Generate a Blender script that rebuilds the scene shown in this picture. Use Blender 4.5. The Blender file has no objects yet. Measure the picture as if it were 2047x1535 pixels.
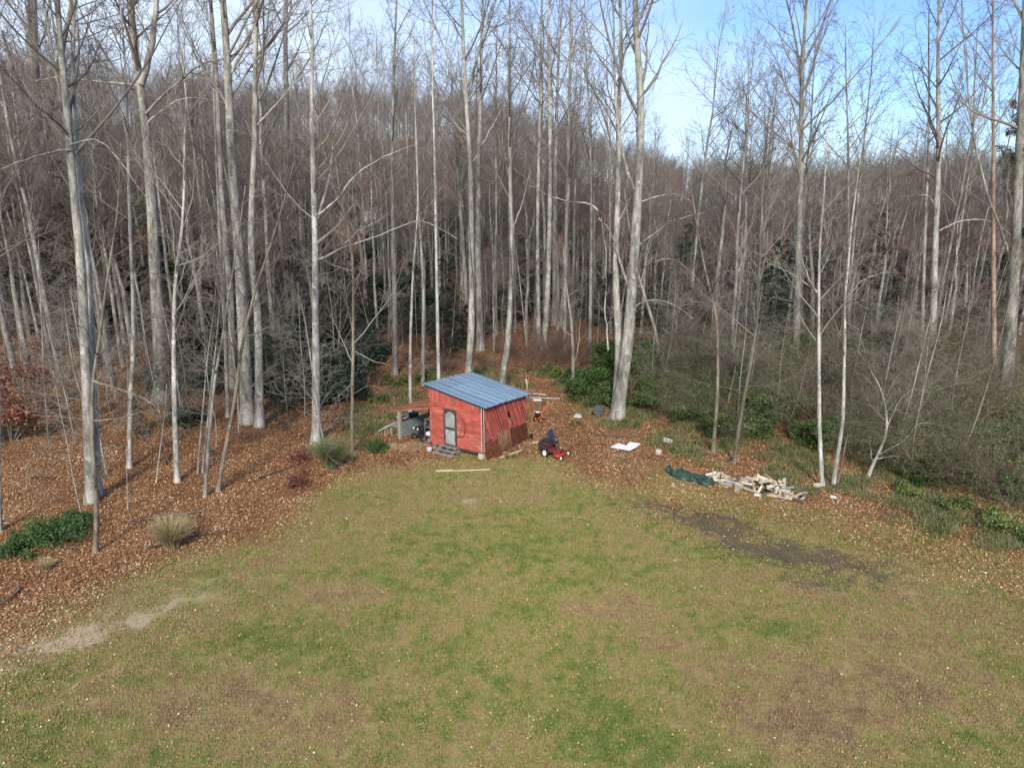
import bpy, bmesh, math, random
import numpy as np
from mathutils import Vector, Matrix
rnd = random.Random(7)
R = np.random.default_rng(11)
SC = bpy.context.scene
COL = SC.collection

# ------------------------------------------------------------------ camera
CAMH, PITCH, FPX, CX, CY = 11.4, math.radians(15), 1365.0, 1023.5, 767.5
cd = bpy.data.cameras.new('camera'); cam = bpy.data.objects.new('camera', cd); COL.objects.link(cam)
cam.location = (0, 0, CAMH); cam.rotation_euler = (math.pi/2-PITCH, 0, 0)
cd.sensor_width = 36; cd.lens = 36*FPX/2047; cd.clip_end = 5000; cd.clip_start = .1
SC.camera = cam
# ------------------------------------------------------------------ world, sun, exposure
SUN_EL, SUN_AZ = math.radians(35), math.radians(182)      # azimuth clockwise from +Y: behind the camera, a little to its left
w = bpy.data.worlds.new('World'); SC.world = w; w.use_nodes = True
wn, wl = w.node_tree.nodes, w.node_tree.links
bg = wn['Background']; bg.inputs['Strength'].default_value = .15
sky = wn.new('ShaderNodeTexSky'); sky.sky_type = 'NISHITA'; sky.sun_disc = False
sky.sun_elevation = SUN_EL; sky.sun_rotation = SUN_AZ; sky.altitude = 600; sky.dust_density = .6; sky.ozone_density = 1.6
tc = wn.new('ShaderNodeTexCoord'); mp = wn.new('ShaderNodeMapping'); mp.inputs['Scale'].default_value = (1.1, 1.1, 3.2)
mp.inputs['Location'].default_value = (.35, 0, .1)
nz = wn.new('ShaderNodeTexNoise'); nz.inputs['Scale'].default_value = 1.6; nz.inputs['Detail'].default_value = 7; nz.inputs['Roughness'].default_value = .55
cr = wn.new('ShaderNodeValToRGB'); cr.color_ramp.elements[0].position = .28; cr.color_ramp.elements[1].position = .64
mx = wn.new('ShaderNodeMix'); mx.data_type = 'RGBA'
sp = wn.new('ShaderNodeSeparateXYZ'); ma = wn.new('ShaderNodeMath'); ma.operation = 'MULTIPLY_ADD'; ma.inputs[1].default_value = -.30
mm = wn.new('ShaderNodeMath'); mm.operation = 'MULTIPLY'; mm.inputs[1].default_value = .93
wl.new(tc.outputs['Generated'], mp.inputs['Vector']); wl.new(mp.outputs[0], nz.inputs['Vector'])
wl.new(tc.outputs['Generated'], sp.inputs[0]); wl.new(sp.outputs['X'], ma.inputs[0]); wl.new(nz.outputs['Fac'], ma.inputs[2])
wl.new(ma.outputs[0], cr.inputs['Fac']); wl.new(cr.outputs['Color'], mm.inputs[0]); wl.new(mm.outputs[0], mx.inputs['Factor'])
tn = wn.new('ShaderNodeMix'); tn.data_type = 'RGBA'; tn.blend_type = 'MULTIPLY'; tn.inputs['Factor'].default_value = 1; tn.inputs['B'].default_value = (.62, .75, .98, 1)
wl.new(sky.outputs[0], tn.inputs['A']); wl.new(tn.outputs['Result'], mx.inputs['A']); mx.inputs['B'].default_value = (3.8, 4.5, 5.4, 1)
wl.new(mx.outputs['Result'], bg.inputs['Color'])
sd = bpy.data.lights.new('sun', 'SUN'); sd.energy = 2.9; sd.angle = math.radians(10); sd.color = (1, .93, .80)
sun = bpy.data.objects.new('sun', sd); COL.objects.link(sun)
sdir = Vector((math.sin(SUN_AZ)*math.cos(SUN_EL), math.cos(SUN_AZ)*math.cos(SUN_EL), math.sin(SUN_EL)))
sun.rotation_euler = sdir.to_track_quat('Z', 'Y').to_euler()
SC.view_settings.view_transform = 'Standard'; SC.view_settings.look = 'None'; SC.view_settings.gamma = 1
SC.view_settings.use_curve_mapping = False; SC.view_settings.exposure = 0.62
SC.render.engine = 'CYCLES'
SC.cycles.max_bounces = 6; SC.cycles.diffuse_bounces = 3; SC.cycles.glossy_bounces = 2; SC.cycles.transparent_max_bounces = 4

# ------------------------------------------------------------------ terrain and picture mapping
def sm(a, b, x):
    t = np.clip((np.asarray(x, float)-a)/(b-a), 0, 1); return t*t*(3-2*t)
AZ = [-75, -40, -20, -5, 2.4, 8, 13, 26, 37, 75]; AH = [34, 30, 27, 27, 22, 14, 9, 8, 10.5, 14]
def terrain(x, y):
    x = np.asarray(x, float); y = np.asarray(y, float)
    d = np.hypot(x, y); az = np.degrees(np.arctan2(x, np.maximum(y, 1e-3)))
    A = np.interp(az, AZ, AH)
    t = np.clip((d-38)/(210-38), 0, 1)
    front = sm(-20, 20, y)
    h = A*(.25*t+.75*t*t*(3-2*t))*(1-.4*np.clip((d-215)/300, 0, 1))*front
    h = h+1.1*sm(-9, -24, x)*sm(24, 44, d)*front
    b = np.sin(x*.31+1.3)*np.cos(y*.27)+.6*np.sin(x*.11+y*.17)+.35*np.sin(x*.9-y*.7)
    return h+.28*b*sm(36, 60, d)+.03*b*sm(8, 14, np.abs(x))
def ray(px, py):
    r, u = (px-CX)/FPX, (CY-py)/FPX
    c, s = math.cos(PITCH), math.sin(PITCH)
    return np.array([r, c+u*s, -s+u*c])
def at(px, py):
    d = ray(px, py); t = 4.0; p0 = np.array([0, 0, CAMH])
    while t < 600:
        p = p0+d*t
        if p[2] < terrain(p[0], p[1]): break
        t *= 1.002; t += .02
    return Vector((p[0], p[1], float(terrain(p[0], p[1]))))
def at_y(px, py, Y):
    d = ray(px, py); t = Y/d[1]; return np.array([d[0]*t, Y, CAMH+d[2]*t])
def proj(x, y, z):
    c, s = math.cos(PITCH), math.sin(PITCH)
    zc = y*c-(z-CAMH)*s; up = y*s+(z-CAMH)*c
    return CX+FPX*x/zc, CY-FPX*up/zc, zc

# ------------------------------------------------------------------ objects
def tag(o, label=None, cat=None, group=None, kind=None):
    if label: o['label'] = label
    if cat: o['category'] = cat
    if group: o['group'] = group
    if kind: o['kind'] = kind
    return o
def empty(name, loc=(0, 0, 0), rz=0, label=None, cat=None, group=None):
    o = bpy.data.objects.new(name, None); COL.objects.link(o); o.location = loc; o.rotation_euler = (0, 0, rz)
    o.empty_display_size = .2
    return tag(o, label, cat, group)
def obj(name, me, mat=None, parent=None, link=True):
    o = bpy.data.objects.new(name, me)
    if link: COL.objects.link(o)
    if mat is not None and not me.materials: me.materials.append(mat)
    if parent is not None: o.parent = parent
    return o
def quadmesh(name, sets, smooth=True, attrs=None):
    """sets: list of (verts (n,3), faces (m,4), material index)"""
    V, F, MI, off = [], [], [], 0
    for v, f, mi in sets:
        if len(f) == 0: continue
        V.append(v); F.append(f+off); MI.append(np.full(len(f), mi)); off += len(v)
    V = np.concatenate(V).astype(np.float32); F = np.concatenate(F).astype(np.int32); MI = np.concatenate(MI).astype(np.int32)
    me = bpy.data.meshes.new(name)
    k = F.shape[1]
    me.vertices.add(len(V)); me.vertices.foreach_set('co', V.ravel())
    me.loops.add(F.size); me.loops.foreach_set('vertex_index', F.ravel())
    me.polygons.add(len(F)); me.polygons.foreach_set('loop_start', np.arange(0, F.size, k, dtype=np.int32))
    me.polygons.foreach_set('material_index', MI)
    if smooth: me.polygons.foreach_set('use_smooth', np.ones(len(F), bool))
    for an, av in (attrs or {}).items():
        a = me.attributes.new(an, 'FLOAT', 'POINT'); a.data.foreach_set('value', av.astype(np.float32))
    me.update(calc_edges=True)
    return me
def tubes(P, Rr, sides):
    """P (N,n,3) polylines, Rr (N,n) radii -> verts, quads"""
    P = np.asarray(P, float); Rr = np.asarray(Rr, float); N, n, _ = P.shape
    T = np.gradient(P, axis=1); T /= np.linalg.norm(T, axis=2, keepdims=True)+1e-9
    ref = np.where(np.abs(T[:, :1, 2:3]) > .8, np.array([1., 0, 0]), np.array([0, 0, 1.]))
    A = np.cross(T, ref); A /= np.linalg.norm(A, axis=2, keepdims=True)+1e-9
    B = np.cross(T, A)
    a = np.arange(sides)*2*math.pi/sides
    V = P[:, :, None]+Rr[:, :, None, None]*(A[:, :, None]*np.cos(a)[None, None, :, None]+B[:, :, None]*np.sin(a)[None, None, :, None])
    idx = np.arange(N*n*sides).reshape(N, n, sides)
    q = np.stack([idx[:, :-1], np.roll(idx, -1, 2)[:, :-1], np.roll(idx, -1, 2)[:, 1:], idx[:, 1:]], -1).reshape(-1, 4)
    return V.reshape(-1, 3), q
def spawn(P, Rr, k, t0, t1, ang, lr, n, up=.05, wob=.12, rr=.55, rmax=9, rtip=.2, taper=.55, G=R):
    """children of every polyline: (N*k, n, 3), radii"""
    N, m, _ = P.shape
    L = np.linalg.norm(np.diff(P, axis=1), axis=2).sum(1)
    t = (np.arange(k)[None]+G.random((N, k)))/k*(t1-t0)+t0
    f = t*(m-1); i = np.minimum(f.astype(int), m-2); fr = (f-i)[..., None]
    I = np.arange(N)[:, None]
    p = P[I, i]*(1-fr)+P[I, i+1]*fr
    r = Rr[I, i]*(1-fr[..., 0])+Rr[I, i+1]*fr[..., 0]
    T = P[I, i+1]-P[I, i]; T /= np.linalg.norm(T, axis=2, keepdims=True)+1e-9
    q = G.normal(size=(N, k, 3)); q -= (q*T).sum(2, keepdims=True)*T; q /= np.linalg.norm(q, axis=2, keepdims=True)+1e-9
    a = np.radians(ang[0]+(ang[1]-ang[0])*G.random((N, k, 1)))
    D = T*np.cos(a)+q*np.sin(a)
    ln = (L[:, None]*lr*(1-taper*(t-t0)/(max(t1-t0, .01)))*(.6+.8*G.random((N, k))))
    K = N*k; p = p.reshape(K, 3); D = D.reshape(K, 3); ln = ln.reshape(K); r0 = np.minimum(r.reshape(K)*rr*(.7+.5*G.random(K)), rmax)
    out = np.zeros((K, n, 3)); out[:, 0] = p
    for j in range(1, n):
        D = D+np.array([0, 0, up])+G.normal(size=(K, 3))*wob; D /= np.linalg.norm(D, axis=1, keepdims=True)
        out[:, j] = out[:, j-1]+D*(ln/(n-1))[:, None]
    rad = r0[:, None]*np.linspace(1, rtip, n)[None]
    return out, rad
def box_part(name, size, loc, mat, parent=None, rot=None, bevel=0):
    bm = bmesh.new(); bmesh.ops.create_cube(bm, size=1)
    for v in bm.verts: v.co = Vector((v.co.x*size[0], v.co.y*size[1], v.co.z*size[2]))
    if bevel: bmesh.ops.bevel(bm, geom=bm.edges[:], offset=bevel, segments=2, affect='EDGES')
    me = bpy.data.meshes.new(name); bm.to_mesh(me); bm.free()
    o = obj(name, me, mat, parent); o.location = loc
    if rot: o.rotation_euler = rot
    return o
def prism(name, poly, M, th, mat, parent=None):
    """extrude a convex 2D polygon: M maps (a,b,c) to space, c from 0 to th"""
    n = len(poly); V = [M @ Vector((a, b, 0)) for a, b in poly]+[M @ Vector((a, b, th)) for a, b in poly]
    F = [tuple(range(n))[::-1], tuple(range(n, 2*n))]+[(i, (i+1) % n, n+(i+1) % n, n+i) for i in range(n)]
    me = bpy.data.meshes.new(name); me.from_pydata([tuple(v) for v in V], [], F)
    bm = bmesh.new(); bm.from_mesh(me); bmesh.ops.recalc_face_normals(bm, faces=bm.faces); bm.to_mesh(me); bm.free()
    return obj(name, me, mat, parent)
def clip(poly, a, b, c):
    """keep a*x+b*y<=c"""
    out = []
    for i in range(len(poly)):
        p, q = poly[i], poly[(i+1) % len(poly)]
        dp, dq = a*p[0]+b*p[1]-c, a*q[0]+b*q[1]-c
        if dp <= 0: out.append(p)
        if dp*dq < 0: s = dp/(dp-dq); out.append((p[0]+(q[0]-p[0])*s, p[1]+(q[1]-p[1])*s))
    return out
def tube_part(name, pts, r, mat, parent=None, sides=8, cyclic=False):
    rr = r if hasattr(r, '__len__') else [r]*len(pts)
    v, q = tubes(np.array([pts], float), np.array([rr], float), sides)
    n = len(pts); caps = [list(range(sides))[::-1], list(range((n-1)*sides, n*sides))]
    me = bpy.data.meshes.new(name); me.from_pydata([tuple(x) for x in v], [], [tuple(map(int, x)) for x in q]+caps)
    me.polygons.foreach_set('use_smooth', [True]*len(q)+[False]*2)
    return obj(name, me, mat, parent)
def lathe(name, prof, loc, mat, parent=None, sides=20, rot=None):
    """prof list of (r,z); closed at the ends"""
    V, F = [], []
    for r, z in prof:
        for i in range(sides):
            a = i*2*math.pi/sides; V.append((r*math.cos(a), r*math.sin(a), z))
    for j in range(len(prof)-1):
        for i in range(sides):
            k = (i+1) % sides; F.append((j*sides+i, j*sides+k, (j+1)*sides+k, (j+1)*sides+i))
    F.append(tuple(range(sides))[::-1]); F.append(tuple(range((len(prof)-1)*sides, len(prof)*sides)))
    me = bpy.data.meshes.new(name); me.from_pydata(V, [], F)
    o = obj(name, me, mat, parent); o.location = loc
    if rot: o.rotation_euler = rot
    for p in me.polygons: p.use_smooth = len(p.vertices) == 4
    return o

# ------------------------------------------------------------------ materials
def M_new(name, rough=.8, spec=.2):
    m = bpy.data.materials.new(name); m.use_nodes = True; b = m.node_tree.nodes['Principled BSDF']
    b.inputs['Roughness'].default_value = rough; b.inputs['Specular IOR Level'].default_value = spec
    return m, m.node_tree.nodes, m.node_tree.links, b
def ramp(N, stops, interp='LINEAR'):
    r = N.new('ShaderNodeValToRGB'); r.color_ramp.interpolation = interp
    while len(r.color_ramp.elements) < len(stops): r.color_ramp.elements.new(.5)
    for e, (p, c) in zip(r.color_ramp.elements, stops): e.position = p; e.color = (*c, 1)
    return r
def noise(N, L, src, scale, detail=4, rough=.6, mapscale=None):
    n = N.new('ShaderNodeTexNoise'); n.inputs['Scale'].default_value = scale; n.inputs['Detail'].default_value = detail; n.inputs['Roughness'].default_value = rough
    if mapscale:
        m = N.new('ShaderNodeMapping'); m.inputs['Scale'].default_value = mapscale; L.new(src, m.inputs['Vector']); src = m.outputs[0]
    L.new(src, n.inputs['Vector']); return n.outputs['Fac']
def mixc(N, L, fac, a, b, mode='MIX'):
    m = N.new('ShaderNodeMix'); m.data_type = 'RGBA'; m.blend_type = mode
    for s, v in (('Factor', fac), ('A', a), ('B', b)):
        if hasattr(v, 'links') or isinstance(v, bpy.types.NodeSocket): L.new(v, m.inputs[s])
        elif isinstance(v, (int, float)): m.inputs[s].default_value = v
        else: m.inputs[s].default_value = (*v, 1)
    return m.outputs['Result']
def math_(N, L, op, a, b=0., c=0., clamp=False):
    m = N.new('ShaderNodeMath'); m.operation = op; m.use_clamp = clamp
    for i, v in enumerate((a, b, c)):
        if isinstance(v, bpy.types.NodeSocket): L.new(v, m.inputs[i])
        else: m.inputs[i].default_value = v
    return m.outputs[0]
def bump(N, L, b, h, dist=.02, st=.6):
    n = N.new('ShaderNodeBump'); n.inputs['Distance'].default_value = dist; n.inputs['Strength'].default_value = st
    L.new(h, n.inputs['Height']); L.new(n.outputs[0], b.inputs['Normal'])
def simple(name, c, rough=.7, spec=.3, metal=0, var=.25, scale=9, mapscale=None, bmp=0):
    """colour with soft wear, plus a shift per object"""
    m, N, L, b = M_new(name, rough, spec); b.inputs['Metallic'].default_value = metal
    t = N.new('ShaderNodeTexCoord'); f = noise(N, L, t.outputs['Object'], scale, 5, .65, mapscale)
    lo = tuple(x*(1-var) for x in c); hi = tuple(min(1, x*(1+var)) for x in c)
    r = ramp(N, [(.3, lo), (.7, hi)]); L.new(f, r.inputs[0])
    oi = N.new('ShaderNodeObjectInfo'); k = math_(N, L, 'MULTIPLY_ADD', oi.outputs['Random'], .3, .85)
    hs = N.new('ShaderNodeHueSaturation'); L.new(r.outputs[0], hs.inputs['Color']); L.new(k, hs.inputs['Value']); L.new(hs.outputs[0], b.inputs['Base Color'])
    if bmp: bump(N, L, b, f, bmp)
    return m
def bark(name, dark, light, spot, spot_amt=.5, s=1.0):
    m, N, L, b = M_new(name, .92, .1)
    t = N.new('ShaderNodeTexCoord'); o = t.outputs['Object']
    f1 = noise(N, L, o, 5*s, 6, .7, (1, 1, .22)); f2 = noise(N, L, o, 7*s, 5, .7, (1.2, 1.2, 1.5)); f3 = noise(N, L, o, 1.1, 4, .65, (1, 1, .5)); f4 = noise(N, L, o, 3.1, 5, .7)
    r = ramp(N, [(.36, dark), (.56, light)]); L.new(f1, r.inputs[0])
    k2 = ramp(N, [(.36, (.66, .63, .6)), (.5, (1, 1, 1))]); L.new(f2, k2.inputs[0])
    c = mixc(N, L, .8, r.outputs[0], k2.outputs[0], 'MULTIPLY')
    k3 = ramp(N, [(.38, (.52, .51, .50)), (.60, (1.1, 1.1, 1.06))]); L.new(f3, k3.inputs[0])
    c = mixc(N, L, 1., c, k3.outputs[0], 'MULTIPLY')
    sp_ = ramp(N, [(.60, (0, 0, 0)), (.66, (1, 1, 1))]); L.new(f4, sp_.inputs[0])
    c = mixc(N, L, math_(N, L, 'MULTIPLY', sp_.outputs[0], spot_amt), c, spot)
    oi = N.new('ShaderNodeObjectInfo'); k = math_(N, L, 'MULTIPLY_ADD', oi.outputs['Random'], .4, .8)
    hs = N.new('ShaderNodeHueSaturation'); L.new(c, hs.inputs['Color']); L.new(k, hs.inputs['Value'])
    L.new(hs.outputs[0], b.inputs['Base Color']); bump(N, L, b, f1, .03, .7)
    return m
BK_PALE = bark('bark_pale', (.19, .18, .155), (.48, .46, .415), (.60, .61, .52), .7)
BK_BIRCH = bark('bark_birch', (.25, .24, .215), (.58, .56, .52), (.70, .69, .65), .8, 1.4)
BK_GREY = bark('bark_grey', (.15, .138, .12), (.37, .35, .31), (.42, .43, .37), .5)
BK_DARK = bark('bark_dark', (.07, .06, .052), (.16, .14, .12), (.30, .31, .24), .4)
BK_TAN = bark('bark_tan', (.14, .115, .085), (.28, .245, .19), (.33, .33, .26), .5, 1.6)
BK_PINK = bark('bark_bare', (.22, .145, .11), (.40, .29, .22), (.36, .34, .30), .6)
def twig_mat(name, a, b_):
    m, N, L, b = M_new(name, .9, .1)
    oi = N.new('ShaderNodeObjectInfo'); g = N.new('ShaderNodeNewGeometry')
    f = noise(N, L, g.outputs['Position'], .35, 3)
    k = math_(N, L, 'MULTIPLY_ADD', oi.outputs['Random'], .5, math_(N, L, 'MULTIPLY_ADD', f, 1.0, -.3))
    r = ramp(N, [(.1, a), (.9, b_)]); L.new(k, r.inputs[0]); L.new(r.outputs[0], b.inputs['Base Color']); return m
TW = twig_mat('twigs', (.125, .102, .085), (.31, .27, .225))
TW_L = twig_mat('twigs_pale', (.18, .15, .12), (.36, .32, .27))
TW_R = twig_mat('twigs_reddish', (.12, .08, .068), (.23, .16, .13))
TW_O = twig_mat('twigs_olive', (.12, .095, .07), (.27, .23, .17))
def leafmat(name, stops, trans=.0, rough=.6, nscale=.8):
    m, N, L, b = M_new(name, rough, .25)
    a = N.new('ShaderNodeAttribute'); a.attribute_name = 'tone'; g = N.new('ShaderNodeNewGeometry')
    f = noise(N, L, g.outputs['Position'], nscale, 3)
    k = math_(N, L, 'MULTIPLY_ADD', a.outputs['Fac'], .75, math_(N, L, 'MULTIPLY_ADD', f, .8, -.27))
    r = ramp(N, stops); L.new(k, r.inputs[0]); L.new(r.outputs[0], b.inputs['Base Color'])
    return m
LF_EVER = leafmat('leaves_laurel', [(0, (.02, .045, .014)), (.5, (.055, .10, .026)), (.85, (.12, .18, .045)), (1, (.24, .30, .06))])
LF_OLIVE = leafmat('leaves_olive', [(0, (.035, .052, .018)), (.45, (.09, .122, .038)), (.8, (.17, .215, .06)), (.93, (.28, .34, .085)), (1, (.40, .44, .09))], nscale=.45)
LF_HEM = leafmat('leaves_hemlock', [(0, (.012, .028, .018)), (.6, (.035, .062, .036)), (1, (.07, .10, .05))])
LF_BEECH = leafmat('leaves_copper', [(0, (.10, .035, .025)), (.5, (.23, .085, .05)), (1, (.40, .19, .11))])
LF_BRIGHT = leafmat('leaves_bright', [(0, (.02, .05, .014)), (.5, (.05, .105, .028)), (1, (.12, .20, .05))])
LF_PINE = leafmat('leaves_pine', [(0, (.015, .03, .012)), (.6, (.04, .06, .02)), (1, (.08, .10, .03))])
LF_GR = leafmat('blades_green', [(0, (.06, .085, .03)), (.5, (.16, .19, .08)), (1, (.34, .33, .18))])
LF_TAN = leafmat('blades_tan', [(0, (.20, .15, .07)), (.5, (.38, .31, .16)), (1, (.60, .52, .32))])
LF_RED = leafmat('leaves_red', [(0, (.06, .012, .012)), (.6, (.16, .035, .03)), (1, (.25, .08, .05))])
LF_FALL = leafmat('leaves_fallen', [(0, (.09, .038, .025)), (.22, (.21, .095, .045)), (.5, (.40, .205, .085)), (.75, (.54, .33, .15)), (.9, (.60, .45, .26)), (1, (.78, .68, .56))], nscale=.5)

# ------------------------------------------------------------------ ground
def lawn_color(N, L, P):
    """patchy winter lawn, shared by the turf and the blades that stand on it"""
    f1 = noise(N, L, P, .33, 5, .62); f2 = noise(N, L, P, 1.7, 5, .65); f3 = noise(N, L, P, 11, 4, .7)
    a = N.new('ShaderNodeAttribute'); a.attribute_name = 'green'
    k = math_(N, L, 'ADD', math_(N, L, 'MULTIPLY', f1, .9), math_(N, L, 'MULTIPLY_ADD', f2, .75, math_(N, L, 'MULTIPLY_ADD', f3, .45, -.60)))
    return k
EXT = 1500.
def axis(lo, hi, step, far, n):
    a = np.arange(lo, hi+1e-6, step); g = np.geomspace(1, far, n)
    return np.concatenate([lo-g[::-1]*step*2, a, hi+g*step*2])
xs = axis(-46, 46, .3, 2400, 42); ys = axis(6, 74, .3, 2400, 42)
XX, YY = np.meshgrid(xs, ys); ZZ = terrain(XX, YY)
nx, ny = len(xs), len(ys)
V = np.stack([XX, YY, ZZ], -1).reshape(-1, 3)
ii = np.arange(nx*ny).reshape(ny, nx)
F = np.stack([ii[:-1, :-1], ii[:-1, 1:], ii[1:, 1:], ii[1:, :-1]], -1).reshape(-1, 4)
_w2 = {}
def w2(px, py):
    if (px, py) not in _w2: p = at(px, py); _w2[(px, py)] = (p.x, p.y)
    return _w2[(px, py)]
def polyd(x, y, line):
    """distance to a polyline in metres"""
    d = np.full(np.shape(x), 1e9)
    for (ax, ay), (bx, by) in zip(line[:-1], line[1:]):
        vx, vy = bx-ax, by-ay; t = np.clip(((x-ax)*vx+(y-ay)*vy)/(vx*vx+vy*vy+1e-9), 0, 1)
        d = np.minimum(d, np.hypot(x-ax-t*vx, y-ay-t*vy))
    return d
def inside(x, y, poly):
    c = np.zeros(np.shape(x), bool); n = len(poly)
    for i in range(n):
        (ax, ay), (bx, by) = poly[i], poly[(i+1) % n]
        if ay == by: continue
        c ^= ((ay > y) != (by > y)) & (x < (bx-ax)*(y-ay)/(by-ay)+ax)
    return c
EDGE = [w2(*p) for p in [(-60, 1290), (150, 1195), (330, 1130), (480, 1068), (620, 1000), (735, 935), (850, 912), (960, 930), (1090, 935), (1230, 955), (1330, 1010), (1480, 1035), (1650, 1075), (1850, 1120), (2110, 1210)]]
LAWN = EDGE+[(60, 12), (60, -40), (-60, -40), (-60, 12)]
LANE = EDGE[:6]                                              # edge of the lawn against the wood on one side
TRACK = [w2(*p) for p in [(-80, 1345), (60, 1300), (180, 1250), (330, 1195), (430, 1165)]]
def masks(x, y):
    ins = inside(x, y, LAWN); d = polyd(x, y, EDGE)*np.where(ins, -1, 1)
    wob = .45*np.sin(x*.9+.4*y)+.35*np.sin(y*1.3-x*.5)+.2*np.sin(x*2.9+y*2.1)
    leaf = sm(-3.2, 1.6, d+wob*1.5)*.55+sm(-1.2, 1.2, d+wob)*.45
    rightside = sm(2.5, 7, x)*sm(40, 30, y)
    leaf = leaf*(1-.45*rightside*sm(4.5, 1.5, d))*(1-.5*sm(-5, -2, x)*sm(4, 1.5, x)*sm(2.2, .8, d))
    # grassy ground behind the shed and below the thicket
    soil = np.zeros_like(x); sand = np.zeros_like(x)
    def blob(px, py, rx, ry, amp, rot=0):
        cx_, cy_ = w2(px, py); c, s = math.cos(rot), math.sin(rot)
        u = (x-cx_)*c+(y-cy_)*s; v = -(x-cx_)*s+(y-cy_)*c
        e = np.hypot(u/rx, v/ry)*.82+.25*np.sin(u*3.1+v*2.3)+.18*np.sin(u*6.7-v*5)+.12*np.sin(u*13-v*11+1)
        return amp*sm(1.45, .2, e)
    for b_ in [(1290, 1000, 1.6, .6, .4, -.3), (1345, 1020, 1.9, .75, .8, -.35), (1400, 1038, 1.6, .7, 1, -.35), (1450, 1062, 1.6, .7, .85, -.35), (1510, 1088, 1.7, .85, .9, -.3), (1570, 1105, 1.7, .85, .8, -.3), (1640, 1125, 1.8, .9, .7, -.25), (1710, 1122, 1.2, .5, .9, -.3), (1640, 1165, 1.5, .5, .65, -.1), (1780, 1160, .9, .4, .6, -.3), (1500, 1028, 1.4, .4, .35, -.3), (1780, 1040, 1.2, .5, .4, -.2)]:
        soil = np.maximum(soil, blob(*b_))
    soil = np.minimum(soil*1.35, 1)
    for b_ in [(943, 1003, .42, .35, 1, 0), (150, 1278, 1.8, .5, .95, .5), (60, 1300, 2.4, .9, .62, .4), (180, 1225, 2.6, .55, .45, .4), (330, 1200, 1.6, .5, .5, .35), (215, 1250, .8, .3, .8, .5), (345, 1212, .8, .28, .85, .35), (385, 1195, .5, .2, .6, .3), (270, 1190, 1.2, .3, .5, .3), (560, 1155, .5, .2, .5, 0), (120, 1232, 2, .4, .4, .3),
               (1290, 978, .5, .16, .7, -.1), (1380, 1005, .5, .15, .8, -.3), (1740, 1150, .7, .4, .35, 0), (1100, 940, 1.2, .5, .35, 0), (820, 890, 1.2, .6, .8, .2), (860, 925, 1.5, .5, .45, 0), (1020, 920, .9, .5, .5, .3), (845, 985, .5, .2, .35, 0)]:
        sand = np.maximum(sand, blob(*b_))
    tr_ = polyd(x, y, TRACK)+.3*np.sin(x*1.7+y)+.15*np.sin(x*4.1-y*3)
    sand = np.maximum(sand, .50*sm(1.9, .1, tr_))
    green = np.full_like(x, .50)-.22*leaf-.34*sm(-6.5, -.5, d+wob)
    for b_ in [(1050, 1100, 3.2, 3.5, .35), (1240, 1400, 2.2, 1.2, .55), (1300, 1440, 1.2, .8, .7), (1190, 1320, 1.2, .8, .5), (850, 1440, 1.5, .7, .45), (700, 1290, 2.5, 1.2, .35), (1480, 1110, 2.2, .5, .6, -.35), (1560, 1260, .8, .5, .6), (560, 1290, 2, 1, .35), (100, 1480, 2, .6, .35), (1150, 1010, 2, .7, .4), (900, 1130, 2.2, 1.4, .35), (660, 1500, 1, .5, .4), (1650, 1165, 1, .3, .5), (1400, 1040, .3, .3, .3), (1280, 1500, 2, 1, .4)]:
        green = np.maximum(green, .46+.55*blob(*b_))
    for b_ in [(1450, 1340, 3, 1.2, .18), (700, 1200, 1.2, .5, .2), (400, 1380, 2.4, .8, .25), (1200, 1210, 1.4, .5, .35), (1800, 1250, 3, 2, .15), (700, 1480, 2, .5, .25), (560, 1420, 2, .7, .3), (1010, 1000, 2, .4, .3), (1750, 1400, 3, 1, .25), (1550, 1450, 2, .8, .3)]:
        green -= blob(*b_)
    global drift; drift = sm(-6, -.3, d+wob)*(1-leaf)
    return leaf, np.clip(green, 0, 1), soil, sand
near = (np.abs(V[:, 0]) < 60) & (V[:, 1] > 0) & (V[:, 1] < 90)
at_ = {k: np.zeros(len(V)) for k in ('leaf', 'green', 'soil', 'sand')}
at_['leaf'][:] = (np.hypot(V[:, 0], V[:, 1]) > 60)*1.0; at_['green'][:] = .3
lm = masks(V[near, 0], V[near, 1])
for k, v_ in zip(('leaf', 'green', 'soil', 'sand'), lm): at_[k][near] = v_
gm = quadmesh('ground', [(V, F, 0)], attrs=at_)
m, N, L, b = M_new('ground', .95, .08)
g = N.new('ShaderNodeNewGeometry'); P = g.outputs['Position']
def attr(n):
    a = N.new('ShaderNodeAttribute'); a.attribute_name = n; return a.outputs['Fac']
f1 = noise(N, L, P, .45, 5, .6); f2 = noise(N, L, P, 2.2, 5, .68); f3 = noise(N, L, P, 14, 4, .75); f4 = noise(N, L, P, 42, 3, .7)
k = math_(N, L, 'ADD', math_(N, L, 'MULTIPLY', f1, .55), math_(N, L, 'MULTIPLY_ADD', f2, .9, math_(N, L, 'MULTIPLY_ADD', f3, .32, -.89)))
k = math_(N, L, 'ADD', math_(N, L, 'MULTIPLY', k, 1.9), attr('green'))
lawn = ramp(N, [(.0, (.215, .14, .08)), (.22, (.31, .215, .11)), (.42, (.275, .22, .083)), (.60, (.205, .205, .062)), (.80, (.135, .165, .043)), (1, (.095, .14, .033))]); L.new(k, lawn.inputs[0])
fine = ramp(N, [(.32, (.62, .6, .58)), (.62, (1.22, 1.2, 1.15))]); L.new(f4, fine.inputs[0])
lc = mixc(N, L, .55, lawn.outputs[0], fine.outputs[0], 'MULTIPLY')
lv = N.new('ShaderNodeTexVoronoi'); lv.inputs['Scale'].default_value = 19; L.new(P, lv.inputs['Vector'])
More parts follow.
